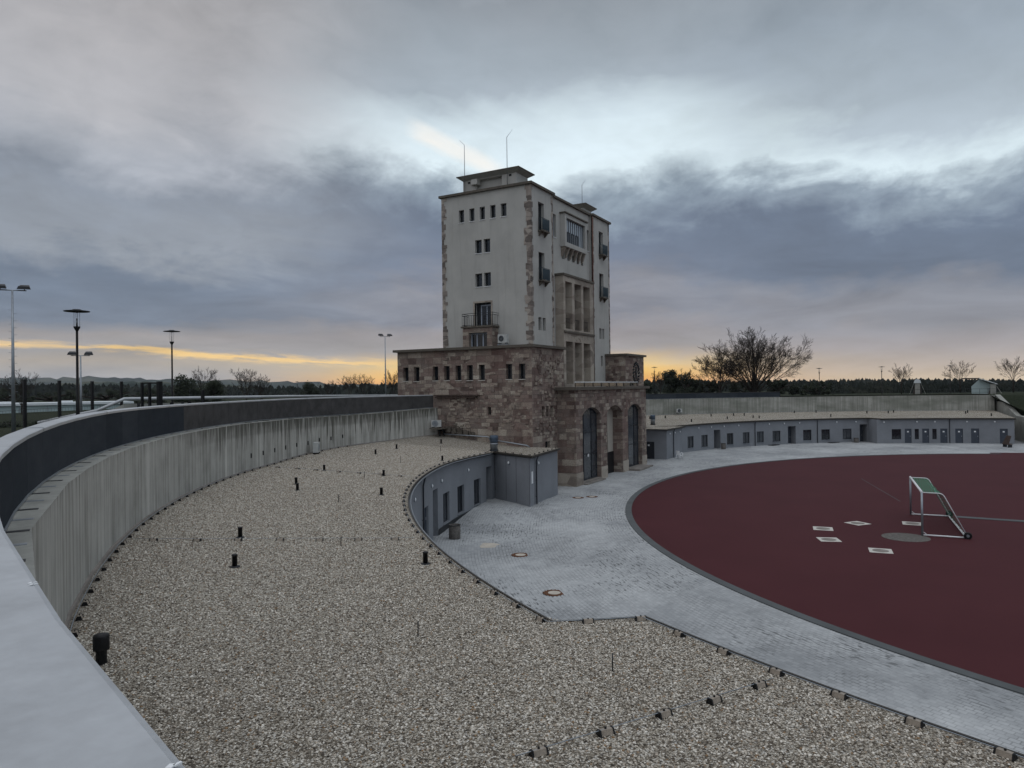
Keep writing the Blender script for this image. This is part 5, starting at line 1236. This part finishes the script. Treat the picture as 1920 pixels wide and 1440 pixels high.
for px,D,ty,w_,sd,l in [(1258,140,692,5,41,'dark evergreen bush right of the tower beside the far street lamp'),(1290,138,700,6.5,42,'wide dark evergreen bush left of the big bare tree'),(1212,150,716,7,43,'low dark evergreen bush touching the right side of the tower base'),(1330,135,715,8,44,'low dark bush under the left side of the bare trees'),(1460,140,713,11,45,'low dark bush under the right side of the big bare tree'),(1395,142,714,9,46,'low dark bush behind the trunk of the big bare tree'),(1530,150,715,12,57,'low dark bush beside the lamp right of the big bare tree'),
   (352,105,705,5.6,47,'tall dark evergreen right of the second street lamp, left of two'),(402,108,711,5.2,48,'tall dark evergreen right of the second street lamp, right of two'),(583,150,717,5.4,49,'round dark bush beside the smallest street lamp'),(15,170,729,14,50,'dark evergreen bush behind the tall mast at the left edge'),(95,172,731,22,51,'dark evergreen bush behind the first fence posts'),(200,168,729,22,52,'dark evergreen bush right of the nearest street lamp'),(280,165,726,16,53,'dark evergreen bush behind the gate frame')]:
    x,y=far(px,D); hy=725.6+(960-px)*.0126; zb=tz(x,y)-.3; zt=8+D*(hy-ty)/1335.9
    leafy('evergreen_bush',l,x,y,zb,zt-zb,w_,sd,5200,'dark evergreen bushes',leaf=.2)
# hedge strip that hides the foot of the hall
hd=MB(); rnd=random.Random(8)
for k in range(3400):
    u=rnd.uniform(-60,330); x,y=far(u,86+rnd.uniform(-1,1)); z=3.4+rnd.uniform(0,1.05+.2*sin(u*.1)); p=Vector((x,y,z)); a=Vector((rnd.gauss(0,1),rnd.gauss(0,1),rnd.gauss(0,1))).normalized(); b=a.orthogonal().normalized(); s_=.2
    hd.face([p-a*s_,p+b*s_,p+a*s_,p-b*s_])
tag(hd.build('hedge',M['leaf']),'low dark hedge in front of the long pale hall','hedge')
# far woods: ridges of small tree shapes, and hills behind
def ridge(name,px0,px1,D,depth,tops,amp,seed,mt,tufts,kind='stuff',step=6,label=None):
    rnd=random.Random(seed); m=MB(); n=int((px1-px0)/step); rows=[]
    def top(u):
        for (a,za),(b,zb_) in zip(tops,tops[1:]):
            if a<=u<=b: return za+(zb_-za)*(u-a)/(b-a)
        return tops[0][1] if u<tops[0][0] else tops[-1][1]
    for k in range(n+1):
        u=px0+(px1-px0)*k/n; hy=725.6+(960-u)*.0126; zt=8+D*(hy-top(u))/1335.9+rnd.uniform(-amp,amp); row=[]
        for f,zz in ((-.5,-6),(-.25,.55),(0,1),(.3,.7),(.6,-6)):
            x,y=far(u,D+depth*f); z=zz if zz==-6 else -2+(zt+2)*zz; row.append((x,y,z+ (rnd.uniform(-amp,amp) if zz>0 else 0)))
        rows.append(row)
    m.grid(rows,None,True)
    for k in range(tufts):
        u=rnd.uniform(px0,px1); f=rnd.uniform(-.35,.1); hy=725.6+(960-u)*.0126; zt=8+D*(hy-top(u))/1335.9; x,y=far(u,D+depth*f)
        z=-2+(zt+2)*(1+f*1.2 if f<0 else 1); hh=rnd.uniform(.6,1.6)*amp*2; ww=hh*rnd.uniform(.4,.9); a=rnd.uniform(0,6.28)
        top_=Vector((x,y,z+hh))
        bs_=[Vector((x+ww*cos(a+j*2.09),y+ww*sin(a+j*2.09),z-hh*.8)) for j in range(3)]; md=[Vector((x+ww*.8*cos(a+1+j*2.09),y+ww*.8*sin(a+1+j*2.09),z+hh*.35)) for j in range(3)]
        for j in range(3): m.face([bs_[j],bs_[(j+1)%3],md[j]]); m.face([md[j],bs_[(j+1)%3],md[(j+1)%3]]); m.face([md[j],md[(j+1)%3],top_])
    o=m.build(name,M[mt]); o['kind']=kind
    if label: o['label']=label
    return o
ridge('far_forest',1180,2050,620,120,[(1180,716),(1400,717.5),(1545,716.5),(1700,714.5),(1800,715),(1920,716),(2050,716)],1.1,1,'wood',900,step=5)
ridge('far_forest',1160,2050,330,60,[(1160,723),(1400,724),(1700,722),(2050,722)],.9,7,'wood',700,step=6)
ridge('far_forest',1480,2100,200,16,[(1480,727.5),(1650,728),(1780,727),(2100,726)],.45,9,'wood',900,step=4)
ridge('far_forest',-2600,800,560,120,[(-2600,726),(-150,724),(60,724),(230,725),(420,729),(560,729),(650,724),(760,723)],1.2,2,'wood',2200,step=8)
ridge('hills',-2600,900,1500,500,[(-2600,722),(-1200,728),(-200,726),(60,724),(105,721),(160,716),(240,715.5),(330,716.5),(420,721),(500,727),(640,728),(900,728)],1.5,3,'hill',0,'structure',10)
ridge('hills',-2600,900,4200,900,[(-2600,716),(-900,704),(-250,708),(0,707.5),(80,710),(175,706.5),(260,710),(400,713),(520,715),(640,719),(760,722),(900,725)],5,4,'hill',0,'structure',12)
ridge('hills',1150,2200,3000,700,[(1150,722),(1500,720),(2200,716)],4,6,'hill',0,'structure',14)
ZEN,BACK,SUNE,HAZE,EXPO=1.0,.6,.15,0.00006,0.0
# ------------------------------------------------------------------ sky, sun, air, camera
YAW=29.299
W=bpy.data.worlds.new('World'); SC.world=W; W.use_nodes=True
wt=W.node_tree; wt.nodes.clear(); T=NT(wt)
dirv=T.n('ShaderNodeTexCoord').outputs['Generated']
sx=T.n('ShaderNodeSeparateXYZ',None,Vector=dirv).outputs
el=T.math('MULTIPLY',T.math('ARCSINE',sx[2]),57.2958)
az=T.math('MULTIPLY',T.math('ARCTAN2',sx[1],sx[0]),57.2958)
# bearing from the tower, + to the right (clockwise)
bd=T.math('SUBTRACT',YAW,az); bd=T.math('SUBTRACT',T.math('FLOORED_MODULO',T.math('ADD',bd,180.0),360.0),180.0)
# cloud deck seen in perspective: project the direction onto a level plane
den=T.math('ADD',T.math('MAXIMUM',sx[2],0.0),.11)
px=T.math('DIVIDE',sx[0],den); py=T.math('DIVIDE',sx[1],den)
pl=T.n('ShaderNodeCombineXYZ',None,X=px,Y=py,Z=0.0).outputs[0]
rot=T.n('ShaderNodeMapping',None,Vector=pl,Rotation=(0,0,R(-8)),Scale=(.8,1.35,1)).outputs[0]
n1=T.noise(rot,.55,8,.56,.6); n2=T.noise(rot,1.5,8,.6,.9); n3=T.noise(rot,4.2,7,.62,.5)
ang=T.n('ShaderNodeCombineXYZ',None,X=bd,Y=el,Z=0.0).outputs[0]
wv=T.noise(T.scale(ang,.035,.16,1),1.0,6,.6,.4)            # long low bands of cloud
wv2=T.noise(T.scale(ang,.09,.42,1),1.0,6,.62,.5)
n4=T.noise(T.n('ShaderNodeMapping',None,Vector=ang,Rotation=(0,0,R(14)),Scale=(.062,.115,1)).outputs[0],1.0,9,.6,.35)
n5=T.noise(T.n('ShaderNodeMapping',None,Vector=ang,Rotation=(0,0,R(-24)),Scale=(.17,.3,1)).outputs[0],1.0,8,.62,.5)
elw=T.math('ADD',el,T.math('ADD',T.math('MULTIPLY',T.math('SUBTRACT',n1,.5),9.0),T.math('ADD',T.math('MULTIPLY',T.math('SUBTRACT',n2,.5),3.0),T.math('ADD',T.math('MULTIPLY',T.math('SUBTRACT',n4,.5),9.0),T.math('MULTIPLY',T.math('SUBTRACT',n5,.5),4.0)))))
elw=T.math('ADD',elw,T.math('MULTIPLY',T.math('SUBTRACT',wv,.5),3.0))
lowk=T.mapr(el,2.0,9.0)     # near the horizon the layers are level
elm=T.math('ADD',T.math('MULTIPLY',elw,lowk),T.math('MULTIPLY',T.math('ADD',el,T.math('MULTIPLY',T.math('SUBTRACT',wv2,.5),1.6)),T.math('SUBTRACT',1.0,lowk)))
f=T.math('DIVIDE',elm,60.0,None,True)
def rp(st): return T.ramp(f,[(e/60.0,S(*c)) for e,c in st])
centre=rp([(0,(214,160,92)),(.9,(236,190,112)),(1.7,(196,178,158)),(2.8,(160,158,158)),(4.2,(148,146,150)),(5.6,(128,134,146)),(7.5,(134,138,148)),(10,(110,122,141)),(11.8,(106,119,138)),(14.2,(138,153,167)),(17.0,(214,229,236)),(19.5,(206,221,229)),(23,(156,167,177)),(29,(134,141,149)),(40,(150,154,160)),(58,(158,162,168))])
left=rp([(0,(150,152,158)),(1.2,(164,164,166)),(2.1,(178,168,156)),(2.8,(158,156,156)),(4.2,(150,146,146)),(5.6,(116,126,141)),(8.5,(112,124,141)),(10.5,(140,147,157)),(13,(136,144,156)),(16,(160,165,174)),(20,(168,169,174)),(26,(160,159,162)),(40,(150,152,156)),(58,(158,162,168))])
right=rp([(0,(214,192,160)),(1.0,(196,180,164)),(2.4,(168,161,160)),(4.2,(140,142,150)),(6.2,(130,134,144)),(8,(106,118,136)),(11.4,(106,119,138)),(13.6,(140,154,168)),(15.8,(206,221,228)),(18,(166,178,188)),(24,(142,153,164)),(30,(136,143,151)),(58,(158,162,168))])
cen=T.math('ADD',bd,T.math('MULTIPLY',T.math('SUBTRACT',n1,.5),22.0))
kl=T.mapr(cen,-6,-24); kr=T.mapr(cen,8,22)
col=T.mix(kr,T.mix(kl,centre,left),right)
# sunset glow low behind the tower
gx=T.math('DIVIDE',T.math('SUBTRACT',bd,1.2),13.0); g=T.math('POWER',2.71828,T.math('MULTIPLY',T.math('MULTIPLY',gx,gx),-1.0))
gy=T.mapr(T.math('ADD',el,T.math('MULTIPLY',T.math('SUBTRACT',wv2,.5),2.6)),3.1,1.2)
gc=T.ramp(T.math('DIVIDE',el,3.0,None,True),[(0,S(255,160,62)),(.3,S(255,196,88)),(.6,S(255,216,120)),(1,S(226,198,160))])
col=T.mix(T.math('MULTIPLY',T.math('MULTIPLY',T.math('MULTIPLY',g,1.7,None,True),gy),.97),col,gc)
# thin bright slit of sunset further left, sinking toward the tower
se=T.math('SUBTRACT',el,T.math('ADD',1.5,T.math('MULTIPLY',bd,-.052)))
se=T.math('ADD',se,T.math('ADD',T.math('MULTIPLY',T.math('SUBTRACT',wv2,.5),1.3),T.math('MULTIPLY',T.math('SUBTRACT',n3,.5),.5)))
sewid=T.math('ADD',.07,T.math('MULTIPLY',T.mapr(n2,.32,.68),.3))
slit_=T.math('POWER',2.71828,T.math('MULTIPLY',T.math('MULTIPLY',T.math('DIVIDE',se,sewid),T.math('DIVIDE',se,sewid)),-1.0))
sw=T.math('MULTIPLY',T.mapr(bd,-2,-8),T.math('ADD',.0,T.math('MULTIPLY',T.mapr(wv,.38,.62),.85)))
col=T.mix(T.math('MULTIPLY',slit_,sw,None,True),col,S(255,212,130))
# streaks and soft modelling of the deck
tex=T.math('ADD',T.math('MULTIPLY',n4,.45),T.math('ADD',T.math('MULTIPLY',n2,.2),T.math('MULTIPLY',n5,.35)))
hi=T.mapr(el,6,14)
amp=T.math('ADD',.22,T.math('MULTIPLY',hi,.6))
mod=T.math('ADD',1.1,T.math('MULTIPLY',T.math('SUBTRACT',tex,.47),T.math('MULTIPLY',amp,2.0)))
low=T.math('ADD',1.0,T.math('MULTIPLY',T.math('MULTIPLY',T.math('SUBTRACT',wv2,.5),.9),T.math('SUBTRACT',1.0,hi)))
mod=T.math('MULTIPLY',mod,low)
modc=T.n('ShaderNodeCombineXYZ',None,X=mod,Y=mod,Z=mod).outputs[0]
col=T.mix(1.0,col,modc,'MULTIPLY')
# sunlit streak of cloud left of the tower top
dx=T.math('ADD',bd,6.2); dl=T.math('SUBTRACT',el,19.3)
al=T.math('ADD',T.math('MULTIPLY',dx,.915),T.math('MULTIPLY',dl,-.404)); ac=T.math('ADD',T.math('MULTIPLY',dx,.404),T.math('MULTIPLY',dl,.915))
acn=T.math('ADD',ac,T.math('MULTIPLY',T.math('SUBTRACT',n3,.5),1.1))
st=T.math('MULTIPLY',T.mapr(T.math('ABSOLUTE',acn),.85,.1),T.math('MULTIPLY',T.mapr(al,-2.6,-.6),T.mapr(al,7.2,4.5)))
col=T.mix(T.math('MULTIPLY',st,T.math('ADD',.3,T.math('MULTIPLY',n3,.7))),col,S(255,250,242))
# overcast sky is brightest overhead and away from the west; below the horizon dark land
zen=T.math('ADD',1.0,T.math('MULTIPLY',T.mapr(el,30,70),ZEN))
bk=T.math('ADD',1.0,T.math('MULTIPLY',T.math('MULTIPLY',T.mapr(T.math('ABSOLUTE',bd),60,130),T.mapr(el,0,20)),BACK))
kk=T.math('MULTIPLY',zen,bk); kc=T.n('ShaderNodeCombineXYZ',None,X=kk,Y=kk,Z=kk).outputs[0]
col=T.mix(1.0,col,kc,'MULTIPLY')
col=T.mix(T.mapr(el,-.6,-2.5),col,S(70,68,64))
sky=T.n('ShaderNodeTexSky',{'sky_type':'NISHITA','sun_disc':False,'sun_elevation':R(2.0),'sun_rotation':R(90-(YAW-2.5)),'air_density':1.2,'dust_density':2.0})
b1=T.n('ShaderNodeBackground',None,Color=col,Strength=1.0); b2=T.n('ShaderNodeBackground',None,Color=sky.outputs[0],Strength=.0012)
ad=T.n('ShaderNodeAddShader'); wt.links.new(b1.outputs[0],ad.inputs[0]); wt.links.new(b2.outputs[0],ad.inputs[1])
out=T.n('ShaderNodeOutputWorld'); wt.links.new(ad.outputs[0],out.inputs['Surface'])
W.cycles.sampling_method='MANUAL'; W.cycles.sample_map_resolution=1024
sl_=bpy.data.lights.new('sun','SUN'); sl_.energy=SUNE; sl_.angle=R(14); sl_.color=(1,.78,.55)
so=bpy.data.objects.new('sun',sl_); COL.objects.link(so)
sa=R(YAW-2.5); se_=R(4); sd=Vector((cos(sa)*cos(se_),sin(sa)*cos(se_),sin(se_)))
so.rotation_euler=sd.to_track_quat('Z','Y').to_euler(); so.location=(0,0,60)
if HAZE>0:
    hm=bpy.data.materials.new('air'); hm.use_nodes=True; ht=hm.node_tree; ht.nodes.clear(); H_=NT(ht)
    v=H_.n('ShaderNodeVolumePrincipled',None,Color=(.86,.92,1,1),Density=HAZE); o=H_.n('ShaderNodeOutputMaterial'); ht.links.new(v.outputs[0],o.inputs['Volume'])
    m=MB(); m.box(-5600,5600,-5600,5600,-12,210); hz=m.build('haze',hm); hz['kind']='stuff'
cd=bpy.data.cameras.new('camera'); co=bpy.data.objects.new('camera',cd); COL.objects.link(co); SC.camera=co
cd.sensor_width=36; cd.sensor_fit='HORIZONTAL'; cd.lens=1335.8725*36/1920; cd.clip_start=.05; cd.clip_end=20000
r_=Vector((0.48937781,-0.87198056,-0.01261986)); u_=Vector((0.00253583,-0.01304818,0.99991165)); f_=Vector((0.87206819,0.48936658,0.0041743))
co.matrix_world=Matrix(((r_.x,u_.x,-f_.x,CAMP.x),(r_.y,u_.y,-f_.y,CAMP.y),(r_.z,u_.z,-f_.z,CAMP.z),(0,0,0,1)))
SC.view_settings.view_transform='Standard'; SC.view_settings.look='None'; SC.view_settings.exposure=EXPO; SC.view_settings.gamma=1
SC.cycles.max_bounces=6; SC.cycles.volume_bounces=0; SC.cycles.transparent_max_bounces=12
